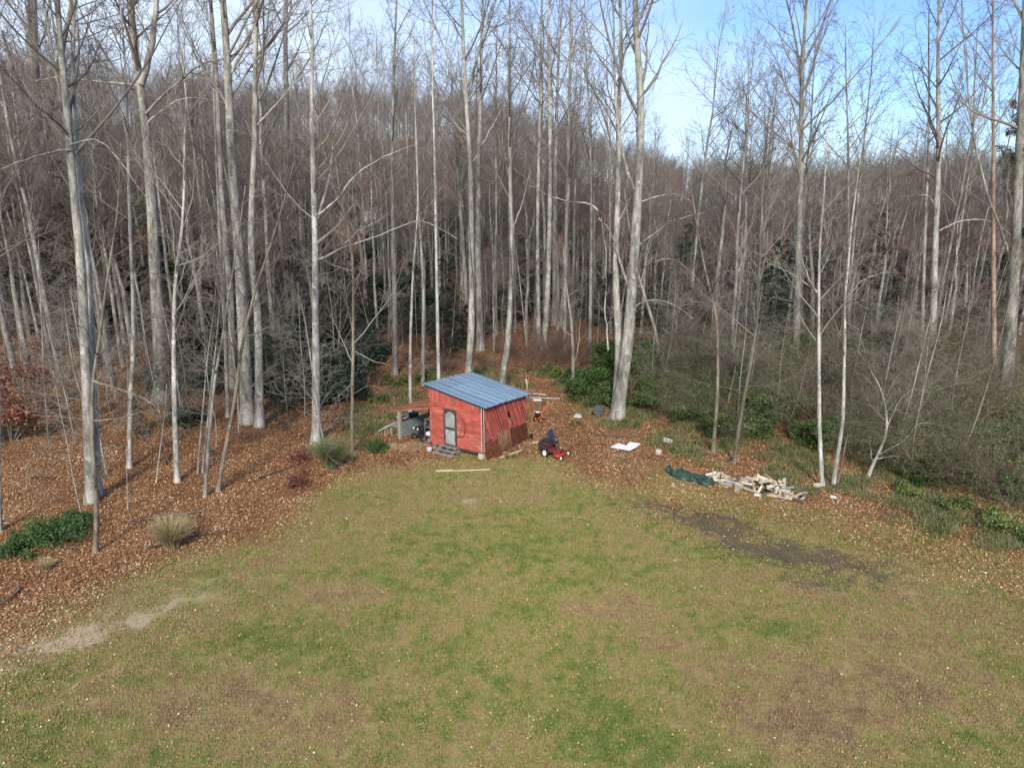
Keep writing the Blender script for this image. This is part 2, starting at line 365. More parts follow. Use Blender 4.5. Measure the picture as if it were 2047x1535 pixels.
lr_ = ramp(N, [(0, (.06, .028, .018)), (.3, (.15, .07, .038)), (.6, (.27, .135, .068)), (.85, (.38, .21, .11)), (1, (.46, .33, .22))])
L.new(math_(N, L, 'MULTIPLY_ADD', f1, .75, math_(N, L, 'MULTIPLY_ADD', f2, .45, math_(N, L, 'MULTIPLY_ADD', lv.outputs['Color'], .75, -.52))), lr_.inputs[0])
lk = math_(N, L, 'ADD', attr('leaf'), math_(N, L, 'MULTIPLY_ADD', f3, 1.2, -.6))
lk = math_(N, L, 'MULTIPLY', math_(N, L, 'SUBTRACT', lk, .2), 1.5, clamp=True)
c = mixc(N, L, lk, lc, lr_.outputs[0])
sc_ = ramp(N, [(.3, (.28, .21, .125)), (.7, (.46, .37, .24))]); L.new(f3, sc_.inputs[0])
sk = math_(N, L, 'MULTIPLY', math_(N, L, 'SUBTRACT', math_(N, L, 'ADD', attr('sand'), math_(N, L, 'MULTIPLY_ADD', f2, 1.3, -.65)), .3), 2.0, clamp=True)
c = mixc(N, L, sk, c, sc_.outputs[0])
so = ramp(N, [(.3, (.05, .037, .028)), (.7, (.13, .098, .075))]); L.new(f3, so.inputs[0])
ok = math_(N, L, 'MULTIPLY', math_(N, L, 'SUBTRACT', math_(N, L, 'ADD', attr('soil'), math_(N, L, 'MULTIPLY_ADD', f2, 1.7, -.88)), .24), 1.6, clamp=True)
c = mixc(N, L, math_(N, L, 'MULTIPLY', ok, .82), c, so.outputs[0])
L.new(c, b.inputs['Base Color']); bump(N, L, b, f3, .04, .5)
tag(obj('ground', gm, m), kind='structure')

def scatter(name, pts, rz, scl, idx, sources, tilt=None):
    """one object of many instances: points of a mesh, source pieces picked by index"""
    me = bpy.data.meshes.new(name); n = len(pts)
    me.vertices.add(n); me.vertices.foreach_set('co', np.asarray(pts, np.float32).ravel())
    for an, ty, val in (('rz', 'FLOAT', rz), ('scl', 'FLOAT', scl), ('idx', 'INT', idx)):
        a = me.attributes.new(an, ty, 'POINT'); a.data.foreach_set('value', np.asarray(val, np.float32 if ty == 'FLOAT' else np.int32))
    o = obj(name, me)
    cl = bpy.data.collections.new(name+'_pieces')
    for s in sources: cl.objects.link(s)
    ng = bpy.data.node_groups.new(name, 'GeometryNodeTree')
    ng.interface.new_socket('Geometry', in_out='INPUT', socket_type='NodeSocketGeometry'); ng.interface.new_socket('Geometry', in_out='OUTPUT', socket_type='NodeSocketGeometry')
    n_, l_ = ng.nodes, ng.links
    gi, go, ip, ci, cb = n_.new('NodeGroupInput'), n_.new('NodeGroupOutput'), n_.new('GeometryNodeInstanceOnPoints'), n_.new('GeometryNodeCollectionInfo'), n_.new('ShaderNodeCombineXYZ')
    ci.inputs['Collection'].default_value = cl; ci.inputs['Separate Children'].default_value = True; ci.inputs['Reset Children'].default_value = True
    def na(nm, ty):
        x = n_.new('GeometryNodeInputNamedAttribute'); x.data_type = ty; x.inputs['Name'].default_value = nm; return [s for s in x.outputs if s.enabled and s.name == 'Attribute'][0]
    l_.new(gi.outputs[0], ip.inputs['Points']); l_.new(ci.outputs[0], ip.inputs['Instance']); ip.inputs['Pick Instance'].default_value = True
    l_.new(na('idx', 'INT'), ip.inputs['Instance Index']); l_.new(na('rz', 'FLOAT'), cb.inputs['Z']); l_.new(cb.outputs[0], ip.inputs['Rotation'])
    l_.new(na('scl', 'FLOAT'), ip.inputs['Scale']); l_.new(ip.outputs[0], go.inputs[0])
    md = o.modifiers.new('scatter', 'NODES'); md.node_group = ng
    return tag(o, kind='stuff')
# --- grass blades
def blade_patch(i, n, size, h, bent, mat):
    c = np.zeros((n, 3)); c[:, :2] = (R.random((n, 2))-.5)*size
    a = R.random(n)*6.283; hh = h*(.5+.9*R.random(n)); wv = .005+.005*R.random(n)
    lean = (R.random(n)*bent)[:, None]*np.stack([np.cos(a+1.5), np.sin(a+1.5)], -1)*hh[:, None]
    s = np.stack([np.cos(a), np.sin(a), np.zeros(n)], -1)*wv[:, None]
    top = c.copy(); top[:, :2] += lean; top[:, 2] += hh
    V = np.stack([c-s, c+s, top+s*.4, top-s*.4], 1).reshape(-1, 3)
    F = np.arange(n*4).reshape(n, 4)
    me = quadmesh('grass_blades', [(V, F, 0)], False, {'tone': np.repeat(R.random(n), 4)})
    return obj(f'grass_patch.{i:03d}', me, mat, link=False)
m, N, L, b = M_new('grass', .8, .15)
g = N.new('ShaderNodeNewGeometry'); P = g.outputs['Position']; a = N.new('ShaderNodeAttribute'); a.attribute_name = 'tone'
f1 = noise(N, L, P, .45, 5, .6); f2 = noise(N, L, P, 2.2, 5, .68)
gi_ = N.new('ShaderNodeAttribute'); gi_.attribute_type = 'INSTANCER'; gi_.attribute_name = 'green'
k = math_(N, L, 'ADD', math_(N, L, 'MULTIPLY', f1, .55), math_(N, L, 'MULTIPLY_ADD', f2, .9, math_(N, L, 'MULTIPLY_ADD', a.outputs['Fac'], .32, -.89)))
k = math_(N, L, 'ADD', math_(N, L, 'MULTIPLY', k, 1.9), gi_.outputs['Fac'])
r_ = ramp(N, [(.0, (.25, .17, .095)), (.24, (.35, .255, .135)), (.42, (.31, .25, .095)), (.60, (.235, .235, .07)), (.82, (.155, .195, .05)), (1, (.11, .165, .038))]); L.new(k, r_.inputs[0]); L.new(r_.outputs[0], b.inputs['Base Color'])
GRASS = m
patches = [blade_patch(i, 420, .62, .030, 1.3, GRASS) for i in range(5)]
gx, gy = np.meshgrid(np.arange(-17, 22, .42), np.arange(9.6, 33, .42)); gx = gx.ravel()+R.normal(size=gx.size)*.1; gy = gy.ravel()+R.normal(size=gy.size)*.1
pxg, pyg, _ = proj(gx, gy, 0*gx); lf, gr, so_, sa_ = masks(gx, gy)
keep = (pxg > -80) & (pxg < 2130) & (pyg < 1620) & (lf < .62) & (np.maximum(so_*.9, sa_)+.7*R.random(len(gx)) < 1.0)
gx, gy, gr = gx[keep], gy[keep], gr[keep]
go_ = scatter('grass', np.stack([gx, gy, terrain(gx, gy)], -1), R.random(len(gx))*6.28, .8+.4*R.random(len(gx)), R.integers(0, 5, len(gx)), patches)
ga = go_.data.attributes.new('green', 'FLOAT', 'POINT'); ga.data.foreach_set('value', gr.astype(np.float32))
WEEDM = leafmat('weed_blades', [(0, (.05, .06, .024)), (.4, (.10, .135, .042)), (.65, (.19, .18, .08)), (1, (.38, .30, .16))], nscale=1.2)
weedp = [blade_patch(20+i, 260, .9, .12, 1.8, WEEDM) for i in range(4)]
BAND = [w2(*p) for p in [(1085, 770), (1190, 845), (1290, 885), (1420, 935), (1560, 975), (1700, 1010), (1850, 1060), (2060, 1130), (2060, 1000), (1850, 950), (1600, 880), (1400, 840), (1280, 790), (1100, 745)]]
BAND2 = [w2(*p) for p in [(690, 880), (760, 860), (800, 830), (850, 790), (1100, 770), (1110, 735), (860, 745), (700, 800)]]
wx, wy = R.uniform(-14, 26, 26000), R.uniform(20, 52, 26000)
pr_ = inside(wx, wy, BAND)*(.38+.4*sm(8, 17, wx))+inside(wx, wy, BAND2)*.35
pr_ = pr_*np.clip(.25+.9*np.sin(wx*1.9+np.sin(wy*1.3)*2)*np.sin(wy*1.7+wx*.5), 0, 1)
kw = R.random(len(wx)) < pr_; wx, wy = wx[kw], wy[kw]; print('weeds', len(wx))
scatter('weeds', np.stack([wx, wy, terrain(wx, wy)], -1), R.random(len(wx))*6.28, .5+1.1*R.random(len(wx))**2, R.integers(0, 4, len(wx)), weedp)
# --- fallen leaves
def leaf_quads(c, size, flat=.35, tone=None, G=R):
    n = len(c); a = G.random(n)*6.283; nr = G.normal(size=(n, 3))*flat; nr[:, 2] += 1; nr /= np.linalg.norm(nr, axis=1, keepdims=True)
    u = np.stack([np.cos(a), np.sin(a), 0*a], -1); u -= (u*nr).sum(1, keepdims=True)*nr; u /= np.linalg.norm(u, axis=1, keepdims=True)
    v = np.cross(nr, u); s = (np.ones(n)*size if np.isscalar(size) else size)[:, None]
    lift = nr*s*.18
    V = np.stack([c-u*s*.6, c-v*s*.38+lift, c+u*s*.6, c+v*s*.38+lift], 1).reshape(-1, 3)
    return V, np.arange(n*4).reshape(n, 4), np.repeat(G.random(n) if tone is None else tone, 4)
n = 1300000
ly = 9.6+(62-9.6)*R.random(n)**1.0; lx = (R.random(n)-.5)*2*(ly*.80+3)
pxl, pyl, _ = proj(lx, ly, terrain(lx, ly)); vis = (pxl > -120) & (pxl < 2170) & (pyl < 1600)
lx, ly = lx[vis], ly[vis]
lf, gr, so_, sa_ = masks(lx, ly)
cl_ = .5+.5*np.sin(lx*1.7+2*np.sin(ly*.8))*np.sin(ly*2.1+lx*.6)
prob = .10*drift*(.35+cl_)+np.clip(lf*(.95-.35*(ly > 45)), 0, 1)*.46+.030+.06*cl_*sm(18, 28, ly)*(lf < .5)+.02*cl_
kp = R.random(len(lx)) < prob; lx, ly, lf = lx[kp], ly[kp], lf[kp]
tone = np.clip(R.random(len(lx))**1.1+np.where((lf < .3) & (R.random(len(lx)) < .10), .4, 0), 0, 1)
V, F, T = leaf_quads(np.stack([lx, ly, terrain(lx, ly)+.02+.03*R.random(len(lx))], -1), (.034+.048*R.random(len(lx)))*np.where(lf < .35, .72, 1.), .4, tone)
print('fallen leaves', len(lx))
tag(obj('fallen_leaves', quadmesh('fallen_leaves', [(V, F, 0)], False, {'tone': T}), LF_FALL), kind='stuff')

# ------------------------------------------------------------------ hero trees, traced
def crown_of(P, Rr, n1=14, t0=.45, n2=6, n3=6, l1=.26, ang=(28, 62), up=.10, l2=.42, l3=.42, G=R):
    a, ra = spawn(P, Rr, n1, t0, .97, ang, l1, 7, up, .10, .5, .09, .18, .55, G)
    b_, rb = spawn(a, ra, n2, .2, .97, (30, 60), l2, 5, .06, .14, .55, .035, .25, .45, G)
    c_, rc = spawn(b_, rb, n3+3, .15, 1., (25, 60), l3, 3, .04, .18, .6, .013, .4, .4, G)
    rc = np.maximum(rc, .006); rb = np.maximum(rb, .008)
    return [tubes(a, ra, 5), tubes(b_, rb, 3), tubes(c_, rc, 3)]
def smooth_line(pts, n):
    pts = np.asarray(pts, float); s = np.concatenate([[0], np.cumsum(np.linalg.norm(np.diff(pts, axis=0), axis=1))])
    u = np.linspace(0, s[-1], n); q = np.stack([np.interp(u, s, pts[:, i]) for i in range(3)], -1)
    for _ in range(2): q[1:-1] = .25*q[:-2]+.5*q[1:-1]+.25*q[2:]
    return q
HERO = []                                                     # (short name, px, depth)
def hero(short, label, pts, wpx, mat=BK_PALE, H=24, crown=(14, .5, 6, 6), tw=TW, limbs=(), name='bare_tree', vine=False, l1=.24, lean=0, topw=.22, group=None):
    b0 = at(*pts[0]); Y = b0.y; zc = proj(*b0)[2]
    P = [np.array([b0.x, b0.y, b0.z-.15])]
    for i, (px, py) in enumerate(pts[1:]):
        P.append(at_y(px, py, Y+lean*(i+1)+rnd.uniform(-.15, .15)))
    if P[-1][2]-b0.z < H:                                     # the tree goes on above the frame
        d = (P[-1]-P[-2]); d = d/np.linalg.norm(d); k = H-(P[-1][2]-b0.z); q = P[-1]
        st = max(2, int(k/3))
        for j in range(st):
            d = d+np.array([rnd.uniform(-.05, .05), rnd.uniform(-.05, .05), .12]); d /= np.linalg.norm(d); q = q+d*(k/st); P.append(q)
    H = P[-1][2]-b0.z
    base = np.array([b0.x, b0.y, b0.z])
    q = smooth_line(P, 26)-base
    r0 = wpx*zc/FPX/2
    h = np.clip(q[:, 2]/H, 0, 1); rad = r0*(1-(1-topw)*h**1.05)
    rad = rad*(1+.55*np.exp(-np.maximum(q[:, 2], 0)/(.9*r0+.12))); rad[-1] = .02
    t = empty(name, tuple(base), 0, label, 'tree', group)
    obj('trunk', quadmesh('trunk', [(*tubes(q[None], rad[None]*(1+R.normal(size=26)*.02), 12 if wpx > 12 else 8), 0)]), mat, t)
    n1, t0, n2, n3 = crown
    Ps, Rs = [q[None]], [rad[None]]
    for lim in limbs:
        lp, lw = lim[0], lim[1]; dy = lim[2] if len(lim) > 2 else rnd.uniform(-.5, .5)
        s = [at_y(x, y, Y+dy*j) for j, (x, y) in enumerate(lp)]
        if lp[-1][1] < 40:
            d = s[-1]-s[-2]; d /= np.linalg.norm(d)
            for j in range(3): d = d+np.array([0, 0, .1]); d /= np.linalg.norm(d); s.append(s[-1]+d*2.2)
        s = smooth_line(s, 16)-base; s[1:] += np.cumsum(R.normal(size=(15, 3))*.035*min(1, np.linalg.norm(s[-1]-s[0])/5.), axis=0)*np.array([1, 1, 1.]); rr = lw*(.85 if lw > 12 else .62)*zc/FPX/2*np.linspace(1, .25, 16)**1.2
        ll = np.linalg.norm(np.diff(s, axis=0), axis=1).sum()
        k1 = int(np.clip(ll*1.3, 5, 14))
        a, ra = spawn(s[None], rr[None], k1, .15, 1, (30, 60), .3, 6, .07, .12, .5, .05, .25, .5)
        b_, rb = spawn(a, ra, 5, .2, 1, (30, 60), .45, 4, .05, .15, .6, .02, .4)
        c_, rc = spawn(b_, rb, 4, .2, 1, (30, 60), .5, 3, .04, .2, .7, .009, .5)
        lm_ = quadmesh('limb', [(*tubes(s[None], rr[None], 7), 0), (*tubes(a, ra, 4), 1), (*tubes(b_, np.maximum(rb, .006), 3), 1), (*tubes(c_, np.maximum(rc, .0045), 3), 1)])
        lm_.materials.append(mat); lm_.materials.append(tw); obj('limb', lm_, None, t)
    if n1: obj('crown', quadmesh('crown', [(*s, 0) for s in crown_of(q[None], rad[None], n1, t0, n2, n3, l1)]), tw, t)
    if vine:
        vh = q[:15]; rv = rad[:15]; a = np.linspace(0, 5, 15)
        vv = vh+np.stack([np.sin(a)*rv*1.02, -np.abs(np.cos(a))*rv*1.0-.0, 0*a], -1)
        obj('vine', quadmesh('vine', [(*tubes(smooth_line(vv, 30)[None], np.full((1, 30), .03), 5), 0)]), BK_DARK, t)
    HERO.append((short, pts[0][0], float(Y)))
    return t
hero('huge grey forked tree', 'huge old grey tree with crooked heavy limbs, deep in the wood behind the twin trunks', [(108, 610), (98, 520), (90, 410), (84, 340), (72, 262), (66, 150), (65, 0)], 40, BK_GREY, 26, (10, .5, 7, 6), limbs=[([(84, 330), (55, 240), (20, 130), (0, 60)], 22), ([(80, 320), (98, 230), (115, 120), (140, 0)], 18), ([(88, 420), (60, 330), (20, 240), (-20, 180)], 9, -.6), ([(95, 440), (130, 330), (170, 280), (215, 240)], 9, .4)])
hero('tall twin-trunked pale tree', 'tall pale mottled tree, thicker of two trunks rising side by side from the leafy bank', [(183, 1004), (178, 881), (173, 754), (167, 627), (160, 500), (149, 410), (142, 308), (132, 205), (121, 103), (115, 0)], 21, BK_PALE, 22, (12, .55, 6, 6), limbs=[([(142, 300), (70, 310), (30, 322), (-20, 335)], 8, -.7), ([(140, 290), (200, 275), (240, 320), (300, 400)], 6, -.8)])
hero('slim twin of the pale tree', 'slimmer pale trunk standing close beside the taller mottled tree on the leafy bank', [(197, 991), (190, 839), (184, 669), (180, 542), (164, 410), (149, 239), (145, 137), (148, 30), (150, 0)], 13, BK_PALE, 21, (10, .55, 6, 5))
hero('crooked brown sapling', 'thin crooked brown young tree in front of the twin pale trunks', [(190, 1106), (193, 1000), (184, 881), (184, 754), (199, 690), (207, 606), (220, 521), (236, 430), (240, 340)], 9, BK_TAN, 13, (9, .45, 5, 4), TW, limbs=[([(192, 1000), (188, 960), (200, 920)], 5), ([(184, 760), (230, 775), (300, 800), (322, 826)], 7, -.1), ([(184, 840), (250, 830), (300, 812), (330, 830)], 5, -.2)])
hero('thin lichened tree', 'thin straight lichen-spotted tree between the twin trunks and the wide pale beech', [(258, 936), (260, 796), (267, 712), (267, 585), (262, 500), (258, 400), (255, 250), (250, 120), (240, 0)], 10, BK_PALE, 20, (10, .5, 5, 5))
hero('wide pale beech', 'wide smooth pale tree with a bent base and a fork high above, amid green undergrowth', [(322, 800), (319, 669), (311, 563), (309, 513), (301, 376), (291, 239), (282, 171), (265, 103), (260, 0)], 27, BK_PALE, 24, (11, .6, 7, 6), limbs=[([(282, 170), (297, 103), (308, 0)], 14), ([(290, 230), (340, 180), (400, 130), (470, 112), (520, 100)], 9, -.6), ([(296, 245), (350, 205), (400, 195), (470, 210)], 6, .5), ([(283, 175), (200, 165), (120, 150), (0, 185)], 7, -.4)])
hero('wavy white tree', 'white slender tree with a wavy stem, rooted in bare leaf litter', [(354, 964), (349, 839), (347, 669), (349, 585), (351, 542), (362, 490), (366, 430), (369, 376), (368, 300), (372, 200)], 11, BK_BIRCH, 14, (12, .4, 6, 5), TW_L)
hero('leaning grey pole', 'leaning thin grey stem, smallest of the four slender stems before the big trunk group', [(394, 947), (400, 880), (407, 800), (415, 712), (428, 620)], 4, BK_GREY, 9, (8, .4, 4, 4))
hero('second leaning stem', 'slender grey stem leaning outward between the thinnest stem and the lichened one', [(404, 945), (412, 870), (419, 809), (425, 750), (432, 690), (440, 600)], 5, BK_GREY, 10, (8, .4, 4, 4))
hero('lichened leaning stem', 'green-tinged leaning stem, thickest of the slender group before the big trunks', [(409, 993), (416, 900), (423, 818), (432, 733), (445, 682), (455, 600), (470, 520)], 8, BK_GREY, 12, (9, .4, 5, 4), TW_L)
hero('brown leaning sapling', 'brown leaning young tree whose fan of fine branches spreads before the big trunks', [(434, 983), (446, 920), (457, 868), (474, 775), (479, 712), (495, 640), (508, 585), (538, 500), (560, 430)], 9, BK_TAN, 13, (16, .3, 6, 5), TW, l1=.3)
hero('thin pale stem', 'thin pale upright tree just beside the base of the big pale trunk group', [(455, 835), (450, 670), (446, 600), (440, 500), (436, 400), (430, 250), (424, 100)], 8, BK_PALE, 20, (8, .55, 5, 5))
hero('big pale trunk', 'biggest pale trunk of the tall group, flared at its foot', [(495, 845), (489, 712), (483, 585), (479, 500), (469, 410), (462, 308), (457, 171), (451, 68), (446, 0)], 26, BK_PALE, 25, (12, .6, 7, 6), limbs=[([(457, 160), (500, 80), (520, 0)], 8)])
hero('grey trunk behind the big one', 'tall grey trunk standing just behind the biggest pale trunk', [(464, 775), (462, 585), (450, 480), (441, 380), (440, 308), (434, 171), (421, 0)], 15, BK_GREY, 26, (10, .6, 6, 6))
hero('straight grey trunk', 'straight grey trunk just past the biggest pale one, with a long bare limb', [(519, 853), (517, 712), (517, 627), (500, 513), (503, 410), (510, 274), (510, 137), (513, 0)], 17, BK_PALE, 25, (11, .6, 6, 6), limbs=[([(515, 250), (560, 205), (620, 150), (680, 110)], 6, -.5), ([(513, 120), (560, 60), (600, 0)], 7)])
hero('far grey twin', 'grey trunk further back between the straight grey trunk and the white birch', [(578, 655), (576, 513), (572, 400), (574, 250), (570, 100), (572, 0)], 17, BK_GREY, 28, (10, .6, 6, 6))
hero('white birch', 'bright white birch with a low fork and long arching limbs, before the dark evergreens', [(631, 887), (632, 780), (631, 669), (630, 500), (629, 445), (626, 342), (622, 205), (626, 80), (620, 0)], 17, BK_BIRCH, 21, (14, .45, 6, 6), TW_L, limbs=[([(634, 440), (645, 390), (660, 342), (668, 290), (674, 240), (676, 150)], 8, .2), ([(636, 430), (670, 400), (700, 356), (742, 325), (790, 303), (828, 290)], 6, -.3), ([(634, 520), (665, 503), (698, 482), (752, 468), (800, 440), (835, 431), (870, 440), (915, 468)], 7, -.35), ([(690, 486), (720, 460), (775, 436)], 4, -.2)])
hero('thin tan tree', 'thin tan tree with long drooping fine branches between the white birch and the shed', [(703, 905), (704, 800), (706, 700), (706, 600), (707, 540), (700, 470), (680, 400), (672, 330)], 8, BK_TAN, 14, (14, .3, 6, 5), TW_L, l1=.3, limbs=[([(706, 700), (750, 722), (800, 728), (850, 715), (890, 690)], 4, -.3), ([(706, 760), (680, 790), (660, 850)], 3), ([(704, 790), (740, 770), (790, 790)], 3, -.3)])
hero('white stem before the shed', 'slim white tree rising just beyond the lean-to roof', [(820, 830), (820, 760), (820, 690), (823, 600), (826, 540), (832, 470), (836, 400), (834, 330)], 7, BK_BIRCH, 15, (9, .5, 5, 5), TW_L)
hero('mottled trunk by the lean-to', 'mottled grey trunk behind the drooping tan tree, halfway to the shed', [(789, 750), (790, 650), (788, 560), (786, 480), (785, 400), (783, 300), (786, 200), (790, 60)], 12, BK_GREY, 23, (9, .6, 6, 5))
hero('second trunk by the lean-to', 'greenish grey trunk behind the slim white tree near the lean-to', [(845, 770), (846, 690), (847, 600), (843, 500), (836, 420), (832, 300), (828, 160)], 8, BK_GREY, 20, (9, .55, 5, 5))
hero('spotted tree over the roof corner', 'straight spotted tree rising behind the high corner of the blue roof', [(878, 800), (876, 720), (874, 600), (872, 513), (869, 308), (865, 205), (864, 100), (864, 0)], 8, BK_BIRCH, 22, (10, .55, 6, 5))
hero('vine-wrapped trunk', 'pale trunk with a dark vine winding up it, behind the blue roof\'s peak', [(933, 800), (937, 747), (943, 640), (944, 560), (942, 513), (941, 342), (932, 205), (925, 68), (923, 0)], 15, BK_PALE, 24, (12, .5, 6, 6), TW, vine=True, limbs=[([(942, 171), (950, 130), (958, 103), (985, 0)], 8), ([(945, 325), (975, 270), (992, 239), (1022, 185)], 6, .3), ([(936, 205), (900, 120), (860, 40), (842, 0)], 6), ([(933, 270), (905, 240), (870, 215)], 4)])
hero('leaning vined tree', 'pale vined tree leaning at its foot, behind the low side of the blue roof', [(998, 795), (1004, 763), (1015, 690), (1021, 600), (1024, 540), (1021, 479), (1019, 308), (1018, 171), (1019, 80), (1019, 0)], 13, BK_PALE, 22, (12, .5, 6, 6), TW, vine=True, limbs=[([(1022, 460), (1042, 410), (1060, 340)], 4), ([(1019, 280), (1045, 230), (1080, 130), (1095, 60)], 4)])
hero('thick far trunk behind the vine tree', 'broad greyish trunk some way behind the vine-wrapped tree', [(960, 700), (958, 600), (955, 500), (956, 400), (958, 300), (960, 180)], 15, BK_GREY, 24, (9, .6, 6, 6))
hero('first trunk of the grey cluster', 'smooth grey trunk, thinnest of the cluster beyond the shed', [(1077, 690), (1076, 600), (1074, 500), (1075, 400), (1078, 280), (1080, 150)], 9, BK_PALE, 27, (9, .6, 6, 6))
hero('leaning trunk of the grey cluster', 'pale grey trunk leaning outward, lowest-rooted of the cluster beyond the shed', [(1086, 700), (1093, 620), (1097, 520), (1099, 420), (1100, 300), (1098, 150), (1095, 40)], 12, BK_PALE, 27, (10, .6, 6, 6))
hero('middle trunk of the grey cluster', 'pale straight trunk in the middle of the cluster beyond the shed', [(1108, 650), (1110, 560), (1108, 460), (1110, 360), (1112, 250), (1116, 120)], 12, BK_PALE, 27, (9, .6, 6, 6))
hero('outer trunk of the grey cluster', 'pale smooth trunk with a slanting foot, outermost of the cluster beyond the shed', [(1118, 650), (1128, 590), (1132, 500), (1133, 400), (1136, 280), (1140, 120)], 11, BK_PALE, 27, (9, .6, 6, 6))
hero('small branching tree', 'small branching olive-grey tree at the end of the laurel bushes beyond the shed', [(1142, 788), (1146, 740), (1145, 690), (1142, 640), (1136, 600), (1130, 550)], 8, BK_GREY, 9, (12, .35, 6, 5), TW_L, limbs=[([(1146, 735), (1156, 690), (1158, 640), (1160, 590)], 5)])
hero('big forked beech', 'great pale beech leaning from its foot into crossing limbs, standing above the laurel bushes', [(1233, 838), (1245, 760), (1256, 680), (1262, 600), (1266, 540), (1270, 480), (1272, 427), (1276, 376), (1281, 274), (1282, 171), (1270, 68), (1269, 0)], 25, BK_PALE, 25, (12, .55, 7, 6), limbs=[([(1260, 590), (1250, 545), (1240, 510), (1231, 470), (1215, 440), (1200, 425)], 11, .1), ([(1268, 380), (1255, 340), (1245, 301), (1235, 239), (1231, 103), (1228, 0)], 10, -.1), ([(1196, 422), (1187, 405), (1150, 398), (1129, 395), (1100, 390), (1077, 376), (1045, 360)], 6, .1), ([(1278, 405), (1310, 395), (1345, 387), (1380, 402)], 5, -.2), ([(1278, 490), (1305, 470), (1330, 445), (1390, 430), (1430, 415)], 6, -.4), ([(1269, 560), (1290, 535), (1310, 522), (1345, 515), (1400, 560)], 5, -.5), ([(1266, 615), (1290, 602), (1320, 600), (1350, 612), (1385, 640)], 6, -.6)])
hero('twin of the forked beech', 'straighter pale trunk sprung from the same foot as the great leaning beech', [(1229, 828), (1235, 760), (1238, 690), (1233, 620), (1230, 560), (1232, 480), (1234, 420), (1237, 342), (1235, 240), (1242, 120), (1240, 0)], 16, BK_PALE, 23, (12, .55, 6, 6), limbs=[([(1216, 700), (1213, 600), (1218, 520), (1211, 438)], 6, .2), ([(1238, 440), (1260, 400), (1264, 380)], 5)])
hero('slim tree behind the beech', 'slim mottled pale tree between the small branching tree and the great beech', [(1180, 720), (1180, 640), (1181, 560), (1182, 480), (1182, 400), (1180, 300), (1176, 180)], 8, BK_PALE, 22, (9, .55, 5, 5))
hero('bending grey tree', 'grey bending tree with a crooked waist in the thicket past the great beech', [(1318, 740), (1316, 690), (1308, 650), (1297, 620), (1285, 580), (1270, 530), (1262, 480)], 8, BK_GREY, 13, (10, .4, 5, 5), TW_L)
hero('first tan edge sapling', 'thin tan sapling with a high narrow fork at the edge of the thicket', [(1425, 904), (1431, 840), (1435, 773), (1435, 700), (1434, 640), (1425, 600), (1417, 570), (1405, 520)], 8, BK_TAN, 12, (12, .45, 6, 5), TW_R, limbs=[([(1434, 640), (1441, 598), (1443, 540), (1438, 500)], 4)])
hero('leaning tan edge sapling', 'leaning tan young tree with a kinked stem between the tarp and the firewood heap', [(1466, 926), (1475, 870), (1484, 813), (1493, 766), (1502, 720), (1511, 676), (1515, 598), (1518, 539), (1522, 470), (1530, 400)], 8, BK_TAN, 14, (14, .4, 6, 5), TW_L, limbs=[([(1518, 560), (1530, 520), (1545, 490), (1575, 460)], 4)])
hero('lichened tree behind the saplings', 'lichen-green forked tree standing behind the two tan saplings', [(1464, 740), (1464, 660), (1467, 610), (1474, 551), (1472, 500), (1478, 420), (1484, 350), (1490, 280)], 9, BK_GREY, 16, (12, .45, 6, 5), TW_L, limbs=[([(1475, 545), (1488, 510), (1500, 470)], 5)])
hero('white edge tree', 'slim white tree with a straight upper stem, nearest the firewood heap', [(1644, 972), (1642, 920), (1638, 871), (1637, 734), (1637, 617), (1637, 539), (1639, 480), (1645, 420), (1650, 340)], 9, BK_BIRCH, 14, (12, .4, 6, 5), TW_L, limbs=[([(1637, 590), (1620, 551), (1605, 515), (1590, 460)], 5), ([(1637, 590), (1600, 560), (1560, 545), (1530, 530)], 4, -.2)])
hero('second white edge tree', 'slender white tree with a kinked stem beside the straight white one', [(1665, 970), (1676, 900), (1686, 840), (1687, 734), (1690, 656), (1687, 600), (1692, 560), (1697, 539), (1698, 480), (1706, 420)], 8, BK_BIRCH, 13, (12, .4, 6, 5), TW_L, limbs=[([(1690, 600), (1720, 560), (1760, 545), (1800, 548)], 4, -.3), ([(1687, 640), (1720, 660), (1735, 720)], 3)])
hero('short dead stem', 'short bare reddish dead stem at the foot of the two white trees', [(1673, 968), (1684, 920), (1692, 880), (1695, 868)], 4, BK_PINK, 2.0, (0, 0, 0, 0))
hero('sprawling gnarled bush tree', 'low gnarled pale tree with sprawling curved limbs at the edge of the olive thicket', [(1733, 953), (1744, 930), (1752, 915), (1768, 880), (1774, 850), (1770, 815), (1765, 789), (1750, 755), (1734, 734), (1715, 700)], 7, BK_PALE, 5, (10, .4, 6, 5), TW_L, limbs=[([(1750, 918), (1775, 914), (1800, 912)], 4, -.2), ([(1755, 910), (1790, 890), (1816, 875), (1830, 850), (1860, 845), (1890, 860)], 5, -.2), ([(1745, 926), (1741, 895), (1738, 870)], 3), ([(1770, 860), (1800, 800), (1830, 770), (1860, 780)], 3, -.2), ([(1768, 800), (1785, 760), (1800, 740)], 3)])
hero('pale tree in the valley', 'straight clean grey tree with downswept branch stubs, tallest in the valley gap', [(1863, 705), (1866, 620), (1869, 500), (1873, 400), (1877, 308), (1876, 200), (1875, 120), (1877, 0)], 14, BK_PALE, 27, (16, .4, 7, 6), limbs=[([(1872, 420), (1862, 392), (1835, 387), (1800, 390)], 4, .3), ([(1878, 462), (1910, 445), (1960, 432), (2000, 440), (2025, 465)], 5, -.3)])
hero('grey valley tree', 'grey tree just short of the tallest one in the valley gap', [(1844, 700), (1845, 600), (1848, 500), (1852, 400), (1856, 300), (1858, 200)], 8, BK_PALE, 24, (10, .55, 6, 5))
